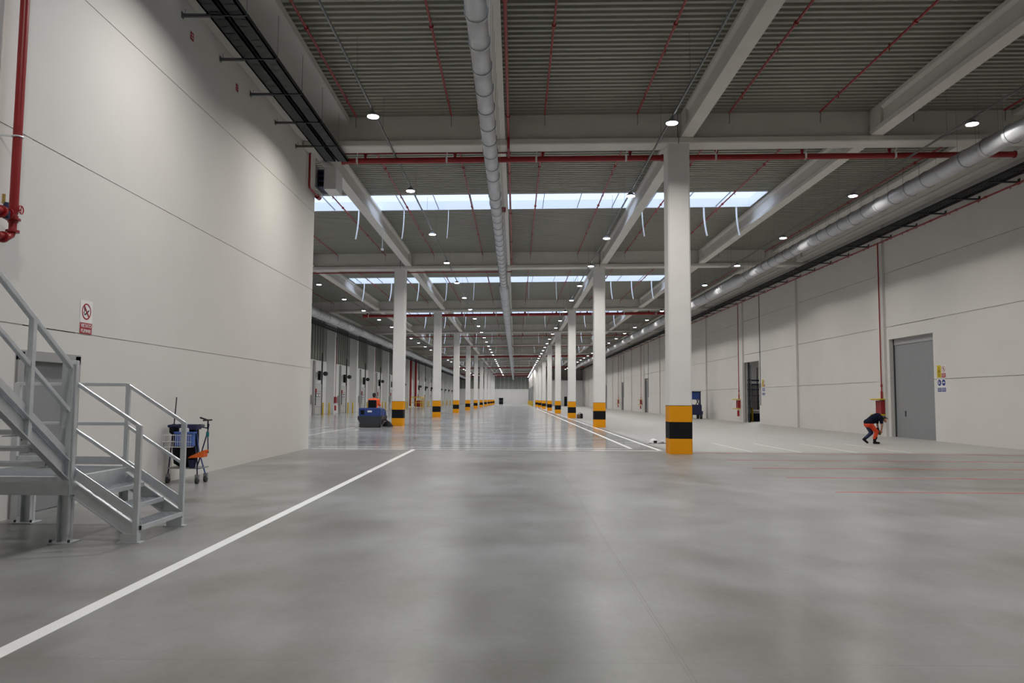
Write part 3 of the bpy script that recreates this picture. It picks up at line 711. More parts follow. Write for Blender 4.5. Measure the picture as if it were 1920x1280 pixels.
# ------------------------------------------------------------------ floor markings
def mark(x0, x1, y0, y1, m, label, group=None, h=.003):
    o = MB().box(x0, x1, y0, y1, .0005, h).build('floor_line', m); return tag(o, label, 'floor line', group)
mark(-3.27, -3.14, 1.5, 24.7, 'paint', 'long white line running from the lower left corner up the near floor')
mark(3.78, 3.9, 25.9, 139, 'paint', 'left white line of the pair running beside the right columns', 'pair of white lines')
mark(4.58, 4.7, 25.15, 139, 'paint', 'right white line of the pair running beside the right columns', 'pair of white lines')
mark(-6.5, 3.9, 25.84, 25.94, 'paint', 'thin worn white line across the aisle, farther one')
mark(-6.5, 4.7, 24.9, 25.0, 'paint', 'thin worn white line across the aisle, nearer one')
for i, x in enumerate((7.45, 9.0, 10.75, 12.45)):
    mark(x - .05, x + .05, 24.6, 29.6, 'paint_old', 'short faint white line behind the near column, %s from the left' % ORD[i], 'faint short lines')
for i, (x0, y, x1) in enumerate(((5.69, 13.97, 17.35), (5.7, 16.52, 17.35), (5.69, 18.8, 17.35), (5.69, 21.25, 17.35), (5.42, 23.98, 17.35))):
    mark(x0, x1, y - .02, y + .02, 'paint_red', 'thin red line across the right floor, %s from the camera' % ORD[i], 'thin red lines')
for i, x in enumerate((-10.5, -8.9, -12.1)):
    mark(x - .04, x + .04, 30, 44, 'paint_old', 'faint white line on the polished left floor, %s' % ('middle one', 'right one', 'left one')[i], 'faint left lines')

# ------------------------------------------------------------------ galvanised stairs
PX0, PX1, PY0, PY1, PZ = -6.3, -4.9, 8.62, 10.05, .72
st = empty('steel_staircase', (-4.92, 8.66, 0), 'galvanised steel stair with landing and railings by the left wall', 'staircase')
ox, oy = -4.92, 8.66
def L_(x, y, z): return (x - ox, y - oy, z)
def hollow(m, p0, p1, s=.05): m.bar(L_(*p0), L_(*p1), s, s)
# landing
m = MB(); z = PZ
for a, b in (((PX0, PY0, z - .1), (PX1, PY0, z - .1)), ((PX0, PY1, z - .1), (PX1, PY1, z - .1)), ((PX0, PY0, z - .1), (PX0, PY1, z - .1)), ((PX1, PY0, z - .1), (PX1, PY1, z - .1))):
    m.bar(L_(*a), L_(*b), .06, .2)
m.build('landing_frame', 'galv', st, bevel=.004)
m = MB(); y = PY0 + .05
while y < PY1: m.box(PX0 - ox, PX1 - ox, y - oy, y + .006 - oy, z - .035, z); y += .034
x = PX0 + .05
while x < PX1: m.box(x - ox, x + .006 - ox, PY0 - oy, PY1 - oy, z - .01, z - .002); x += .1
m.build('landing_grating', 'galv', st)
def hbeam(m, x, y, z0, z1, w_=.125, d=.12):
    m.box(x - w_ / 2 - ox, x - w_ / 2 + .012 - ox, y - d / 2 - oy, y + d / 2 - oy, z0, z1); m.box(x + w_ / 2 - .012 - ox, x + w_ / 2 - ox, y - d / 2 - oy, y + d / 2 - oy, z0, z1)
    m.box(x - w_ / 2 - ox, x + w_ / 2 - ox, y - .006 - oy, y + .006 - oy, z0, z1)
for x, y in ((-4.95, 8.66), (-6.2, 10.0), (-6.2, 8.66), (-4.95, 9.98)):
    m = MB(); hbeam(m, x, y, .015, PZ + (.1 if (x, y) == (-4.95, 8.66) else -.2)); m.box(x - .12 - ox, x + .12 - ox, y - .12 - oy, y + .12 - oy, 0, .015)
    lg = m.build('leg', 'galv', st, bevel=.003)
    for sx in (-1, 1): MB().cyl(L_(x + sx * .1, y - .09, .015), L_(x + sx * .1, y - .09, .045), .014, n=6).build('anchor_bolt', 'dark', lg)
# lower flight going down to the right
RISE = .18; tx = [-4.64, -4.40, -4.16]
for Y in (8.68, 9.82):
    m = MB(); m.bar(L_(-4.88, Y, .575), L_(-4.2, Y, .125), .012, .15)
    for s_ in (-1, 1):
        m.bar(L_(-4.88, Y, .575 + s_ * .085), L_(-4.2, Y, .125 + s_ * .085), .055, .012)
    m.box(-4.33 - ox, -4.14 - ox, Y - .04 - oy, Y + .04 - oy, .01, .10); m.box(-4.36 - ox, -4.1 - ox, Y - .06 - oy, Y + .06 - oy, 0, .012)
    m.build('stringer', 'galv', st)
for i in range(3):
    zt = PZ - RISE * (i + 1); x0 = -4.9 + .25 * i; m = MB()
    m.box(x0 - ox, x0 + .27 - ox, 8.71 - oy, 8.716 - oy, zt - .05, zt); m.box(x0 - ox, x0 + .27 - ox, 9.784 - oy, 9.79 - oy, zt - .05, zt)
    m.box(x0 + .25 - ox, x0 + .275 - ox, 8.71 - oy, 9.79 - oy, zt - .05, zt); m.box(x0 - ox, x0 + .006 - ox, 8.71 - oy, 9.79 - oy, zt - .035, zt)
    for j in range(8): m.box(x0 + .03 * (j + .5) - ox, x0 + .03 * (j + .5) + .005 - ox, 8.71 - oy, 9.79 - oy, zt - .03, zt)
    for j in range(20): m.box(x0 - ox, x0 + .25 - ox, 8.74 + .053 * j - oy, 8.744 + .053 * j - oy, zt - .012, zt - .003)
    m.build('tread', 'galv', st)
def rail_lower(Y):
    m = MB(); hollow(m, (-4.9, Y, 1.745), (-4.17, Y, 1.27), .042); hollow(m, (-4.9, Y, 1.235), (-4.17, Y, .765), .038)
    m.bar(L_(-4.9, Y, .76), L_(-4.19, Y, .30), .012, .11); m.build('handrail', 'galv', st, bevel=.006)
    MB().box(-4.21 - ox, -4.15 - ox, Y - .025 - oy, Y + .025 - oy, .02, 1.285).build('rail_post', 'galv', st, bevel=.004)
    if Y > 9: MB().box(-4.93 - ox, -4.88 - ox, Y - .025 - oy, Y + .025 - oy, .5, 1.77).build('rail_post', 'galv', st, bevel=.004)
rail_lower(8.68); rail_lower(9.85)
# landing back rail
m = MB()
for zz in (1.755, 1.26): hollow(m, (-6.35, 9.88, zz), (-4.92, 9.88, zz), .042)
m.bar(L_(-6.35, 9.88, .8), L_(-4.92, 9.88, .8), .012, .1); m.build('landing_rail', 'galv', st, bevel=.006)
for x in (-5.62, -6.33): MB().box(x - .035 - ox, x + .035 - ox, 9.86 - oy, 9.91 - oy, .6, 1.77).build('rail_post', 'galv', st)
# upper flight rising toward the camera above the landing
q_ = .645
for X in (-4.94, -6.14):
    a = (X, 8.58, .79); b = (X, 4.9, .79 + q_ * 3.68); m = MB(); m.bar(L_(*a), L_(*b), .012, .19)
    for s_ in (-1, 1): m.bar(L_(a[0] + .03, a[1], a[2] + s_ * .105), L_(b[0] + .03, b[1], b[2] + s_ * .105), .07, .012)
    m.build('stringer', 'galv', st)
    m = MB()
    hollow(m, (X + .02, 8.58, 1.93), (X + .02, 4.9, 1.93 + q_ * 3.68), .055); hollow(m, (X + .02, 8.58, 1.44), (X + .02, 4.9, 1.44 + q_ * 3.68), .045)
    m.bar(L_(X + .01, 8.56, .965), L_(X + .01, 4.9, .965 + q_ * 3.66), .012, .13)
    m.build('handrail', 'galv', st, bevel=.006)
    for y in (8.6, 7.86, 6.9, 5.9):
        if X < -5 and y > 8: continue
        zb = .79 + q_ * (8.58 - y); MB().box(X - .005 - ox, X + .05 - ox, y - .03 - oy, y + .03 - oy, zb - .14, zb + 1.16).build('rail_post', 'galv', st, bevel=.004)
MB().box(-5.03 - ox, -4.87 - ox, 8.60 - oy, 8.66 - oy, .7, 2.0).build('rail_post', 'galv', st, bevel=.004)
for i in range(18):
    zt = PZ + .18 * (i + 1); yb = 8.5 - .279 * i; m = MB()
    if yb < 4.9: break
    m.box(-6.13 - ox, -4.95 - ox, yb - .27 - oy, yb - .245 - oy, zt - .04, zt); m.box(-6.13 - ox, -4.95 - ox, yb - .02 - oy, yb - oy, zt - .05, zt)
    for j in range(8): m.box(-6.13 - ox, -4.95 - ox, yb - .24 + .028 * j - oy, yb - .236 + .028 * j - oy, zt - .03, zt)
    m.box(-5.05 - ox, -4.95 - ox, yb - .27 - oy, yb - oy, zt - .06, zt - .05); m.build('tread', 'galv', st)

# ------------------------------------------------------------------ cleaning trolley beside the stairs
e = empty('cleaning_trolley', (-6.2, 14.75, 0), 'blue cleaning trolley with black sack and wire basket against the left wall', 'trolley')
fr = MB()
wheels = [(-.29, -.1), (-.3, .32), (.30, -.2), (.33, .12)]
fr.tube([(-.29, -.1, .16), (-.27, -.08, .5), (-.24, -.05, 1.06)], .013, 8); fr.tube([(-.16, .25, .16), (-.15, .22, .5), (-.14, .2, 1.06)], .013, 8)
fr.tube([(.30, -.2, .16), (.27, -.16, .45), (.10, .0, 1.07)], .013, 8)
fr.build('frame', 'navy', e)
MB().tube([(.33, .1, .16), (.24, -.02, .6), (.20, -.1, 1.06)], .013, 8).build('frame_leg', 'lblue', e)
MB().tube([(.27, -.15, .3), (.38, .02, .95), (.40, .02, 1.1)], .013, 8).tube([(.40, .03, .55), (.38, .02, .95)], .011, 8).build('frame_leg', 'navy', e)
MB().tube([(.38, .02, 1.0), (.38, .02, 1.17), (.24, -.02, 1.22)], .016, 8).tube([(.38, -.2, 1.17), (.38, .2, 1.17)], .014, 8).build('push_handle', 'black', e)
MB().cyl((.38, .02, .86), (.38, .02, .95), .028).build('clamp', 'teal', e)
for i, (x, y) in enumerate(wheels):
    if i == 1: x, y = -.16, .25
    wl = MB().cyl((x - .022, y, .062), (x + .022, y, .062), .062, n=18).build('wheel', 'rubber', e, smooth=True)
    MB().box(x - .032, x + .032, y - .03, y + .03, .08, .17).build('caster_fork', 'conduit', wl)
MB().box(-.28, .34, -.18, .24, .27, .29).build('shelf', 'conduit', e, bevel=.005)
m = MB(); ng = 18
def ringp(rx, ry, z): return [(rx * cos(2 * pi * k / ng) - .02, ry * sin(2 * pi * k / ng), z) for k in range(ng)]
vs = []; lv = [(.10, .12, .30), (.2, .17, .36), (.235, .19, .6), (.235, .2, .9), (.225, .2, 1.04)]
for a, b, c in lv: vs += ringp(a, b, c)
m.add(vs, [(j * ng + k, j * ng + (k + 1) % ng, (j + 1) * ng + (k + 1) % ng, (j + 1) * ng + k) for j in range(len(lv) - 1) for k in range(ng)] + [tuple(range(ng))])
m.build('waste_sack', 'black', e, smooth=True)
m = MB(); m.tube([(-.27, -.18, 1.06), (.22, -.2, 1.06), (.24, .0, 1.06), (.22, .22, 1.06), (-.27, .22, 1.06), (-.29, 0, 1.06), (-.27, -.18, 1.06)], .028, 8)
m.box(-.06, .26, -.23, .02, 1.0, 1.09); m.build('sack_ring', 'navy', e, smooth=True)
m = MB()
for z in (.68, .78, .9): m.tube([(-.30, -.36, z), (.22, -.36, z), (.22, -.2, z), (-.30, -.2, z), (-.30, -.36, z)], .004, 5)
for i in range(14): m.cyl((-.29 + i * .039, -.36, .68), (-.30 + i * .04, -.36, .92), .003, n=4)
m.build('wire_basket', 'white', e)
m = MB(); m.cyl((.38, .02, 1.02), (.16, -.1, 1.07), .012, n=8); m.build('brace', 'navy', e)
e2 = empty('blue_bucket', (-6.13, 14.5, .69), 'light blue box in the wire basket of the trolley', 'bucket')
MB().extr([(-.17, -.07), (.17, -.07), (.17, .07), (-.17, .07)], 'z', 0, .26).build('body', 'lblue', e2, bevel=.02); MB().box(-.18, .18, -.08, .08, .24, .27).build('rim', 'lblue', e2)
MB().box(-.1, .06, -.05, .05, .25, .34).build('cloth', 'text', e2, bevel=.02)
e2 = empty('mop_bucket', (-6.02, 14.6, .29), 'small navy bucket on the trolley shelf', 'bucket')
MB().lathe([(.055, 0), (.075, .14), (.08, .15)], n=16).build('body', 'navy', e2, smooth=True)
e2 = empty('broom', (-6.4, 14.62, 1.02), 'black brush with upright dark handle standing on the trolley', 'broom')
MB().cyl((0, 0, 0), (.02, .03, .58), .011).build('handle', 'dark', e2); MB().lathe([(.03, -.12), (.075, -.08), (.08, .04), (.03, .08)], n=12).build('brush_head', 'black', e2, smooth=True)
e2 = empty('orange_dustpan', (-5.87, 14.62, .52), 'orange dustpan hooked on the trolley frame', 'dustpan')
MB().add([(-.26, -.12, -.06), (.1, -.12, -.04), (.1, .12, -.04), (-.26, .12, -.06), (-.2, -.12, -.01), (.12, -.12, .13), (.12, .12, .13), (-.2, .12, -.01)],
         [(0, 1, 2, 3), (0, 4, 5, 1), (1, 5, 6, 2), (2, 6, 7, 3), (4, 7, 6, 5)]).build('pan', 'orange', e2); MB().cyl((.1, 0, .06), (.17, 0, .12), .018).build('grip', 'orange', e2); e2.scale = (.8, .8, .8)

# ------------------------------------------------------------------ people helper: tapered capsules fused into one surface
def blob(name, caps, m, parent, voxel=.012):
    mb = MB()
    for c in caps:
        if len(c) == 4: p0, p1, r0, r1 = c
        p0 = Vector(p0); p1 = Vector(p1); n = 14; d = (p1 - p0)
        d = d.normalized() if d.length > 1e-5 else Vector((0, 0, 1)); a = d.orthogonal().normalized(); b = d.cross(a); rings = []
        for i in range(1, 5): t_ = -pi / 2 + i * pi / 2 / 5; rings.append((p0 + d * r0 * sin(t_), r0 * cos(t_)))
        rings.append((p0, r0)); rings.append((p1, r1))
        for i in range(1, 5): t_ = i * pi / 2 / 5; rings.append((p1 + d * r1 * sin(t_), r1 * cos(t_)))
        vs = [c_ + (a * cos(2 * pi * k / n) + b * sin(2 * pi * k / n)) * r for c_, r in rings for k in range(n)]
        vs += [p0 - d * r0, p1 + d * r1]; mm = len(rings); N_ = mm * n
        fs = [(j * n + k, j * n + (k + 1) % n, (j + 1) * n + (k + 1) % n, (j + 1) * n + k) for j in range(mm - 1) for k in range(n)]
        fs += [(N_, (k + 1) % n, k) for k in range(n)] + [(N_ + 1, (mm - 1) * n + k, (mm - 1) * n + (k + 1) % n) for k in range(n)]
        mb.add(vs, fs)
    o = mb.build(name, m, parent)
    r = o.modifiers.new('fuse', 'REMESH'); r.mode = 'VOXEL'; r.voxel_size = voxel; r.use_smooth_shade = True
    s_ = o.modifiers.new('soft', 'SMOOTH'); s_.iterations = 4; s_.factor = .5
    return o
def hand(wrist, dirv, palm_n, curl=.6, thumb=1):
    w_ = Vector(wrist); d = Vector(dirv).normalized(); nrm = Vector(palm_n); nrm = (nrm - d * nrm.dot(d)).normalized(); s_ = d.cross(nrm)
    caps = [(w_, w_ + d * .045, .026, .032), (w_ + d * .03 + s_ * .018, w_ + d * .085 + s_ * .026, .018, .016), (w_ + d * .03 - s_ * .018, w_ + d * .085 - s_ * .026, .018, .016), (w_ + d * .04, w_ + d * .085, .02, .017)]
    for i, (off, ln) in enumerate(((-.034, .062), (-.012, .074), (.011, .078), (.033, .07))):
        p = w_ + d * .09 + s_ * off; a = 0
        for sgm in range(3):
            a += curl; q = p + (d * cos(a) + nrm * sin(a)) * ln * (.45, .32, .25)[sgm]; caps.append((p, q, .0095, .0088)); p = q
    p = w_ + d * .02 + s_ * .03 * thumb; q = p + (d * .6 + s_ * .6 * thumb + nrm * .4).normalized() * .04; r = q + (d * .8 + nrm * .6).normalized() * .035
    caps += [(p, q, .014, .011), (q, r, .011, .009)]
    return caps

# worker bent forward (faces +X)
wk = empty('person', (13.62, 29.9, 0), 'person in navy shirt and orange trousers bending forward near the big grey door', 'person')
hipL, hipR = Vector((-.13, .1, .78)), Vector((-.13, -.1, .78))
chest = Vector((.22, 0, 1.02)); neck = Vector((.36, 0, 1.03)); head = Vector((.47, 0, .96))
kneeF, ankF = Vector((.13, -.11, .46)), Vector((.04, -.12, .10)); kneeB, ankB = Vector((.02, .1, .42)), Vector((-.26, .1, .17))
shR, shL = Vector((.27, -.17, .99)), Vector((.27, .17, .99)); elR, elL = Vector((.30, -.2, .70)), Vector((.31, .2, .70)); wrR, wrL = Vector((.31, -.1, .50)), Vector((.31, .1, .50))
body = [(hipL, hipR, .12, .12), ((-.1, 0, .8), (.1, 0, .95), .14, .15), ((.1, 0, .95), chest, .15, .15), (chest, neck, .1, .055), (neck, head, .055, .07),
        (shR, shL, .06, .06), (shR, elR, .055, .042), (elR, wrR, .04, .027), (shL, elL, .055, .042), (elL, wrL, .04, .027),
        (hipR, kneeF, .095, .065), (kneeF, ankF, .06, .042), (hipL, kneeB, .095, .065), (kneeB, ankB, .06, .042),
        (head, head + Vector((.02, 0, -.02)), .088, .082), (head + Vector((.03, 0, -.06)), head + Vector((.06, 0, -.11)), .055, .04),
        (head + Vector((.09, 0, -.045)), head + Vector((.105, 0, -.06)), .014, .013), (head + Vector((-.01, .085, -.02)), head + Vector((-.01, .09, -.04)), .016, .014), (head + Vector((-.01, -.085, -.02)), head + Vector((-.01, -.09, -.04)), .016, .014)]
body += hand(wrR, (.25, .35, -.8), (-.2, 1, 0), .55, 1) + hand(wrL, (.25, -.35, -.8), (-.2, -1, 0), .55, -1)
blob('body', body, 'skin', wk, .009)
for s_ in (-1, 1): MB().lathe([(.003, -.008), (.009, 0), (.003, .008)], tuple(head + Vector((.088, s_ * .032, -.022))), 8).build('eye', 'black', wk)
blob('hair', [(head + Vector((-.012, 0, .02)), head + Vector((-.01, 0, .015)), .093, .092), (head + Vector((-.05, 0, -.01)), head + Vector((-.03, 0, -.04)), .06, .05)], 'hair', wk)
MB().add([tuple(head + Vector(v)) for v in ((.05, -.07, .055), (.05, .07, .055), (.15, .05, .0), (.15, -.05, .0), (.05, -.07, .045), (.05, .07, .045), (.15, .05, -.008), (.15, -.05, -.008))],
         [(0, 1, 2, 3), (4, 7, 6, 5), (0, 4, 5, 1), (2, 6, 7, 3), (0, 3, 7, 4), (1, 5, 6, 2)]).build('cap_peak', 'black', wk)
blob('shirt', [(hipL + Vector((0, 0, .04)), hipR + Vector((0, 0, .04)), .128, .128), ((-.1, 0, .83), (.1, 0, .965), .155, .17), ((.1, 0, .965), chest, .17, .165), (chest, neck, .12, .07), (shR, shL, .078, .078),
               (shR, shR.lerp(elR, .6), .074, .064), (shL, shL.lerp(elL, .6), .074, .064)], 'shirt', wk)
blob('trousers', [(hipL + Vector((0, 0, -.04)), hipR + Vector((0, 0, -.04)), .125, .125), (hipR, kneeF, .108, .08), (kneeF, ankF + Vector((0, 0, .12)), .078, .066)], 'hitrou', wk)
blob('trouser_leg', [(hipL + Vector((0, 0, -.04)), kneeB, .108, .08), (kneeB, ankB + Vector((.06, 0, .05)), .078, .064)], 'navy', wk)
blob('knee_panel', [(kneeF + Vector((.035, .02, .1)), kneeF + Vector((.03, .02, -.02)), .065, .06), (kneeF.lerp(ankF, .6), ankF + Vector((0, 0, .08)), .07, .06)], 'shirt', wk)
blob('boot', [(ankF, ankF + Vector((0, 0, .08)), .055, .058), (ankF + Vector((-.02, 0, -.045)), ankF + Vector((.16, 0, -.055)), .05, .042)], 'black', wk)
blob('boot', [(ankB, ankB + Vector((.04, 0, .05)), .055, .056), (ankB + Vector((-.02, 0, -.0)), ankB + Vector((.12, 0, -.12)), .05, .042)], 'black', wk)
tl = empty('marking_tool', (13.91, 29.9, .38), 'small dark chalk line reel in the hands of the bending person', 'tool')
MB().cyl((0, -.03, 0), (0, .03, 0), .045, n=16).build('case', 'green', tl, smooth=True); MB().bar((-.02, 0, .03), (-.1, 0, .1), .02, .02).build('crank', 'black', tl)

# ------------------------------------------------------------------ ride-on sweeper with driver
sw = empty('ride_on_sweeper', (-8.05, 43.1, 0), 'blue ride-on floor sweeper driving away left of the first left column', 'sweeper')
m = MB(); m.extr([(-.6, .62), (.6, .62), (.62, 1.02), (.58, 1.08), (-.58, 1.08), (-.62, 1.02)], 'y', 0, .95); m.build('rear_hopper', 'blue', sw, bevel=.03)
MB().box(-.12, .12, -.012, 0, .84, .94).build('plate', 'text', sw)
MB().box(-.5, -.3, -.02, 0, .72, .96).build('vent_grille', 'black', sw)
m = MB(); m.extr([(-.44, .1), (.44, .1), (.66, .45), (.66, .63), (-.66, .63), (-.66, .45)], 'y', -.03, 1.9); m.build('chassis', 'dark', sw, bevel=.02)
m = MB(); m.extr([(.95, .3), (1.95, .3), (2.0, .55), (1.85, .92), (1.5, 1.02), (.95, .62)], 'x', -.58, .60); m.build('front_body', 'blue', sw, bevel=.03)
MB().box(-.25, .25, .72, 1.3, .62, .80).build('seat', 'black', sw, bevel=.04)
MB().box(-.23, .25, .62, .74, .95, 1.52).build('seat_back', 'black', sw, bevel=.05)
MB().tube([(0, 1.75, .95), (0, 1.6, 1.25)], .03, 8).torus((0, 1.57, 1.28), (0, -.5, 1), .19, .018).build('steering_wheel', 'black', sw)
for x, y in ((-.5, .35), (.5, .35), (0, 1.65)): MB().cyl((x - .07, y, .2), (x + .07, y, .2), .2, n=20).build('wheel', 'rubber', sw, smooth=True)
MB().cyl((-.5, .9, .16), (.5, .9, .16), .15, n=18).build('main_brush', 'rubber', sw)
m = MB(); m.lathe([(.08, .32), (.12, .3), (.34, .03), (.30, .02), (.05, .2)], (.78, 1.35, 0), 20); m.bar((.5, 1.2, .45), (.78, 1.35, .34), .06, .06); m.build('side_brush', 'black', sw, smooth=True)
m = MB(); m.box(-.55, .55, -.08, -.02, .02, .2); m.build('rear_flap', 'rubber', sw)
dr = empty('person', (-8.0, 44.05, .03), 'person in orange hi-vis jacket driving the blue sweeper, seen from behind', 'person')
b_ = [((-.1, 0, .92), (.1, 0, .92), .14, .14), ((0, 0, .95), (0, .03, 1.35), .14, .17), ((-.2, .03, 1.47), (.2, .03, 1.47), .06, .06), ((0, .03, 1.4), (0, .05, 1.62), .08, .058), ((0, .06, 1.72), (0, .05, 1.78), .09, .09),
      ((0, .12, 1.66), (0, .11, 1.68), .045, .05), ((-.19, .03, 1.44), (-.28, .15, 1.2), .055, .045), ((-.28, .15, 1.2), (-.15, .42, 1.24), .042, .028), ((.19, .03, 1.44), (.29, .14, 1.2), .055, .045), ((.29, .14, 1.2), (.16, .42, 1.24), .042, .028),
      ((-.1, .05, .9), (-.14, .48, .88), .09, .065), ((-.14, .48, .88), (-.14, .55, .48), .06, .045), ((.1, .05, .9), (.14, .48, .88), .09, .065), ((.14, .48, .88), (.14, .55, .48), .06, .045), ((0, .14, 1.72), (0, .155, 1.71), .014, .012),
      ((-.09, .06, 1.72), (-.095, .06, 1.7), .015, .013), ((.09, .06, 1.72), (.095, .06, 1.7), .015, .013)]
b_ += hand((-.15, .42, 1.24), (.1, 1, .1), (0, 0, -1), .6, -1) + hand((.16, .42, 1.24), (-.1, 1, .1), (0, 0, -1), .6, 1)
blob('body', b_, 'skin', dr, .01)
blob('jacket', [((-.1, 0, .98), (.1, 0, .98), .16, .16), ((0, 0, 1.0), (0, .03, 1.34), .2, .25), ((-.1, .03, 1.42), (.1, .03, 1.42), .16, .16), ((-.24, .03, 1.47), (.24, .03, 1.47), .10, .10), ((0, .03, 1.45), (0, .05, 1.56), .09, .075),
                ((-.2, .03, 1.43), (-.29, .15, 1.2), .085, .072), ((-.29, .15, 1.2), (-.16, .38, 1.24), .068, .05), ((.2, .03, 1.43), (.31, .14, 1.2), .085, .075), ((.31, .14, 1.2), (.17, .38, 1.24), .07, .05)], 'hivis', dr)
blob('trousers', [((-.1, .0, .92), (.1, 0, .92), .15, .15), ((-.1, .05, .9), (-.14, .48, .88), .105, .08), ((-.14, .48, .88), (-.14, .55, .56), .075, .062), ((.1, .05, .9), (.14, .48, .88), .105, .08), ((.14, .48, .88), (.14, .55, .56), .075, .062)], 'shirt', dr)
blob('hair', [((0, .045, 1.76), (0, .04, 1.80), .10, .098), ((0, .02, 1.70), (0, .02, 1.72), .08, .085)], 'hair', dr)
for s_ in (-1, 1): blob('boot', [((s_ * .14, .55, .5), (s_ * .14, .55, .46), .05, .05), ((s_ * .14, .54, .42), (s_ * .14, .7, .41), .045, .04)], 'black', dr)
MB().torus((0, .0, 1.14), (0, 0, 1), .185, .012).build('reflective_band', 'text', dr)

# ------------------------------------------------------------------ blue lift platform by the right wall, bag, small things on the floor
e = empty('scissor_lift', (15.85, 69.2, 0), 'dark blue mobile lift parked by the right wall behind the near column', 'lift')
MB().box(-.5, .5, -.8, .8, .35, 1.25).build('chassis', 'navy', e, bevel=.05)
MB().box(-.42, .42, -.7, .7, 1.7, 2.35).build('platform', 'blue', e, bevel=.03); MB().box(-.46, .46, -.74, .74, 2.35, 2.42).build('platform_rim', 'dark', e)
m = MB()
for x in (-.3, .3): m.bar((x, -.6, 1.25), (x, .4, 1.7), .06, .06); m.bar((x, .6, 1.25), (x, -.4, 1.7), .06, .06)
m.build('scissor_arms', 'dark', e); MB().box(.3, .42, -.75, -.6, 1.2, 2.3).build('ladder_post', 'navy', e)
for x, y in ((-.4, -.6), (.46, -.6), (-.4, .6), (.46, .6)): MB().cyl((x - .08, y, .24), (x + .08, y, .24), .24, n=18).build('wheel', 'rubber', e, smooth=True)
MB().box(.42, .6, -.8, -.5, .4, .7).build('fender', 'navy', e, bevel=.03)
e = empty('tool_bag', (5.5, 67.6, 0), 'brown and black tool bag at the foot of the third right column', 'bag')
MB().extr([(-.38, 0), (.05, 0), (.05, .3), (-.15, .38), (-.34, .3)], 'x', -.18, .12).build('bag_body', 'brown', e, bevel=.03); MB().box(.08, .33, -.25, .2, 0, .42).build('side_case', 'black', e, bevel=.03)
MB().tube([(-.1, -.1, .3), (0, -.12, .48), (.15, -.1, .5), (.25, -.1, .4)], .015, 6).build('handle', 'black', e)
e = empty('hard_hat', (5.16, 29.2, 0), 'white rounded helmet lying on the floor left of the near column', 'helmet')
MB().lathe([(.16, .02), (.15, .07), (.12, .13), (.06, .17), (.01, .175)], n=20).build('shell', 'white', e, smooth=True); MB().lathe([(.12, .0), (.2, .012), (.2, .022), (.14, .03)], n=20).build('brim', 'white', e)
MB().box(-.02, .1, -.19, -.14, .03, .11).build('opening', 'black', e)
e = empty('tape_roll', (5.48, 29.25, 0), 'small white roll beside the helmet on the floor', 'roll')
MB().cyl((-.04, 0, .06), (.06, 0, .06), .06, n=18).build('roll_body', 'white', e, smooth=True); MB().cyl((.06, 0, .06), (.065, 0, .06), .03, n=14).build('core', 'black', e)
e = empty('spirit_rod', (5.35, 29.05, 0), 'thin dark rod lying on the floor in front of the helmet', 'rod')
MB().bar((-.35, 0, .015), (.42, .1, .015), .025, .025).build('rod', 'dark', e); MB().bar((-.4, -.01, .015), (-.35, 0, .015), .04, .03).build('tip', 'conduit', e)

# ------------------------------------------------------------------ things in the side room
e = empty('storage_rack', (23.6, 77.0, 0), 'tall blue storage rack seen through the open doorway', 'rack')
for x in (-1, 1):
    for y in (-2.2, 0, 2.2): MB().box(x - .04, x + .04, y - .04, y + .04, 0, 5).build('upright', 'dark', e)
for i, z in enumerate((.9, 1.5, 2.1, 2.7, 3.2, 3.6)): m = MB(); m.box(-1.04, -.96, -2.2, 2.2, z, z + .1); m.box(.96, 1.04, -2.2, 2.2, z, z + .1); m.box(-1, 1, -2.2, 2.2, z + .02, z + .05); m.build('shelf', 'navy', e)
e = empty('blue_container', (19.6, 63.2, 0), 'dark blue container on the floor inside the open doorway', 'container')
MB().box(-1, 1, -1.2, 1.5, .02, .62).build('body', 'navy', e, bevel=.03); MB().box(-1.04, 1.04, -1.24, 1.54, .62, .86).build('rim', 'white', e)
e = empty('guard_bollard', (18.5, 61.0, 0), 'yellow guard post just inside the open doorway', 'bollard')
MB().lathe([(.09, 0), (.09, 1.0), (.06, 1.08), (.01, 1.1)], n=16).build('post', 'bollard', e, smooth=True); MB().box(-.13, .13, -.13, .13, 0, .015).build('base_plate', 'bollard', e)
LR = bpy.data.lights.new('side_room_fill', 'AREA'); LR.energy = 420; LR.size = 1.5  # fill light added for the side room, no lamp seen there
rl = empty('added_room_light', (22.5, 70, 6.7), 'added fill light, out of view, in the side room behind the open doorway', 'lamp')
lo = bpy.data.objects.new('lamp_light', LR); COL.objects.link(lo); lo.parent = rl; lo.location = (0, 0, -.1)
MB().box(-.8, .8, -.1, .1, -.05, .05).build('fill_fitting', 'white', rl); MB().box(-.78, .78, -.08, .08, -.06, -.05).build('tube', 'lens', rl)  # added casing and glowing strip around the fill light

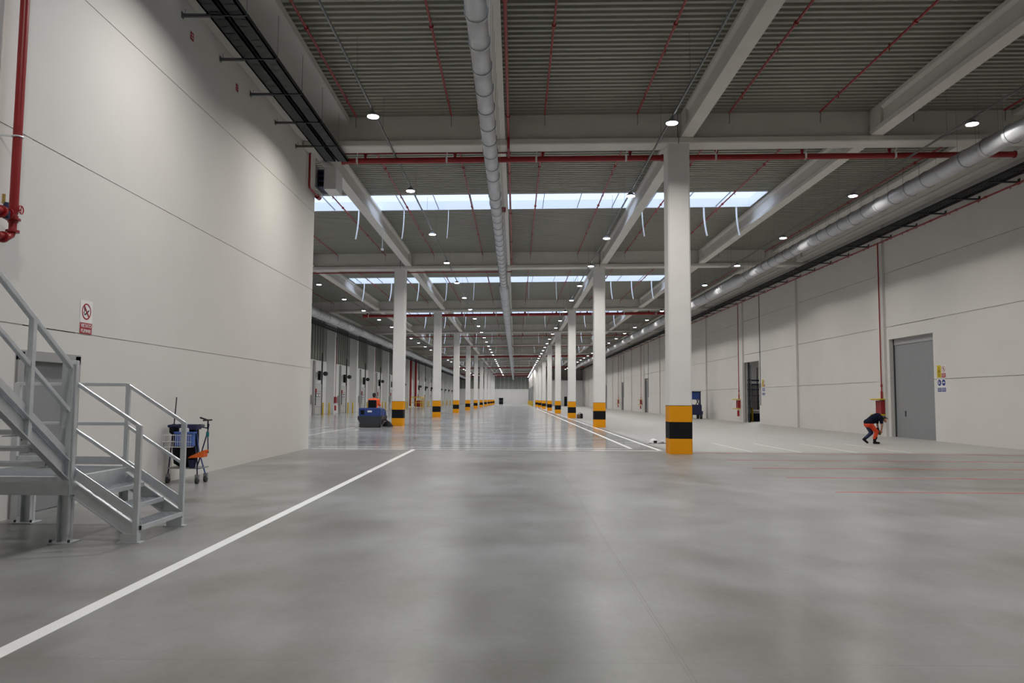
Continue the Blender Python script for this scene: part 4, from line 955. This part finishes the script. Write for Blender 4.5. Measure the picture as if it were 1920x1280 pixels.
# ------------------------------------------------------------------ loading docks
def make_dock():
    e = empty('dock_door', (0, 0, 0), '', 'dock door', 'sectional dock doors on the left wall')
    m = MB(); 
    for i in range(4): m.box(-.02, .05, -1.3, 1.3, .75 * i + .012, .75 * (i + 1) - .012)
    lf = m.build('sectional_leaf', mat('dock_leaf', (.5, .5, .48), .6) if 'leaf' not in M else M['leaf'], e)
    MB().box(-.04, .04, -1.3, 1.3, 0, 3.0).build('joint_backing', 'dark', e)
    for y in (-.45, .45):
        f = MB().box(.05, .065, y - .33, y + .33, 1.72, 2.06).build('window_frame', 'black', e); MB().box(.065, .07, y - .25, y + .25, 1.78, 2.0).build('window_glass', 'text', f)
    for y in (-1.4, 1.4): MB().box(.0, .09, y - .07, y + .07, 0, 6.1 if y > 0 else 5.2).build('track', 'tray', e)
    MB().box(0, .14, -2.0, -1.6, 0, 5.2).build('wind_post', 'dgrey2', e)
    MB().cyl((.25, -1.4, 4.05), (.25, 1.4, 4.05), .03).build('shaft', 'dark', e)
    MB().box(.1, .35, -.55, -.2, 3.35, 4.25).build('motor', 'black', e, bevel=.03)
    MB().cyl((.3, 1.55, 4.05), (.3, 1.95, 4.05), .22, n=16).build('cable_drum', 'dark', e)
    MB().box(.14, .26, -1.48, -1.36, 2.1, 2.5).build('signal_lamp', 'red2', e); MB().box(.14, .2, -1.45, -1.38, .9, 2.1).build('control_cable', 'navy', e)
    MB().box(.0, .3, -2.6, -2.2, 1.1, 1.9).build('control_box', 'dgrey2', e)
    return e
M['leaf'] = mat('dock_leaf', (.5, .5, .48), .6)
DK = make_dock(); reg(DK); first = True
def make_bollard():
    e = empty('yellow_bollard', (0, 0, 0), '', 'bollard', 'yellow bollards before the dock doors')
    MB().lathe([(.08, 0), (.08, 1.1), (.05, 1.17), (.01, 1.18)], n=12).build('post', 'bollard', e, smooth=True); MB().box(-.13, .13, -.13, .13, 0, .012).build('base_plate', 'bollard', e); return e
BO = make_bollard(); reg(BO); fb = True; n = 0
for k in range(2, 17):
    y0 = 46.4 + S / 2 * k; y = y0 + 7.4 - S / 2 * 0
    if k == 8 or y > 250: continue
    lb = 'white dock door with two small windows, %s visible from the camera along the left wall' % ORD[n]
    if first: DK.location = (-19.38, y, 0); DK['label'] = lb; first = False
    else: copy_tree(DK, (-19.38, y, 0), lb)
    for s_, dy in enumerate((-1.15, 1.4)):
        lb = 'yellow bollard, %s one before the %s visible dock door' % (('nearer', 'farther')[s_], ORD[n])
        if fb: BO.location = (-18.55, y + dy, 0); BO['label'] = lb; fb = False
        else: copy_tree(BO, (-18.55, y + dy, 0), lb)
    n += 1
for i, k in enumerate((3, 5)):
    e = empty('fire_hose_cabinet', (-18.6, 46.4 + S / 2 * k, 0), 'red hose box on the dock wall pier, %s of the two' % ('nearer', 'farther')[i], 'fire hose')
    MB().box(0, .2, -.3, .3, 1.1, 1.75).build('cabinet', 'red', e); MB().lathe([(.09, .35), (.09, .8), (.02, .9)], (.1, 0, 0), 12).build('extinguisher', 'red2', e)
    MB().cyl((.05, .1, 1.75), (.05, .1, 7.9), .025, n=8).build('drop_pipe', 'red', e)
e = empty('sprinkler_riser_station', (-18.6, 138.5, 0), 'thick red riser pipes with yellow guard on the dock side', 'pipe')
for x in (0, .8): MB().cyl((x, -.6 + x, .3), (x, -.6 + x, 8.6), .2, n=14).build('riser', 'red', e, smooth=True)
m = MB(); m.box(.5, 2.2, -3.2, -3.1, .9, 1.0); m.box(.5, 2.2, -3.2, -3.1, 1.8, 1.95); m.box(2.1, 2.2, -3.2, 2, .9, 1.0); m.box(2.1, 2.2, -3.2, 2, 1.8, 1.95)
for x, y in ((.5, -3.15), (1.35, -3.15), (2.15, -3.15), (2.15, -.5), (2.15, 2)): m.box(x - .06, x + .06, y - .06, y + .06, 0, 1.95)
m.build('yellow_guard', 'bollard', e); MB().box(.9, 1.9, -1.5, 1.5, .2, 1.3).build('pump', 'red', e, bevel=.1)
# far end
e = empty('end_door', (-4.85, YE, 0), 'dark doorway in the far end wall of the aisle', 'door')
MB().box(-.7, .7, -.12, -.02, 0, 2.1).build('leaf', 'black', e); MB().box(-.95, .95, -.2, -.02, 2.15, 2.25).build('canopy', 'white', e); MB().box(-.6, .6, -.14, -.12, 1.0, 1.06).build('push_bar', 'conduit', e)
e = empty('end_door', (12.85, 199.5, 0), 'dark doorway in the office block behind the right columns', 'door')
MB().box(-.35, .35, -.12, -.02, 0, 2.4).build('leaf', 'black', e); MB().box(-.4, .4, -.1, -.01, 2.4, 2.5).build('door_head', 'white', e)
for i in range(6):
    e = empty('end_bollard', (4.2, 192 + 12 * i, 0), 'tall yellow post beside the far right aisle wall, %s from the camera' % ORD[i], 'bollard', 'posts by the far right aisle wall')
    MB().cyl((0, 0, 0), (0, 0, 1.3), .12, n=10).build('post', 'bollard', e); MB().cyl((.15, 1.0, 0), (.15, 1.0, 5.0), .06, n=8).build('door_track', 'tray', e)

bpy.context.view_layer.update()
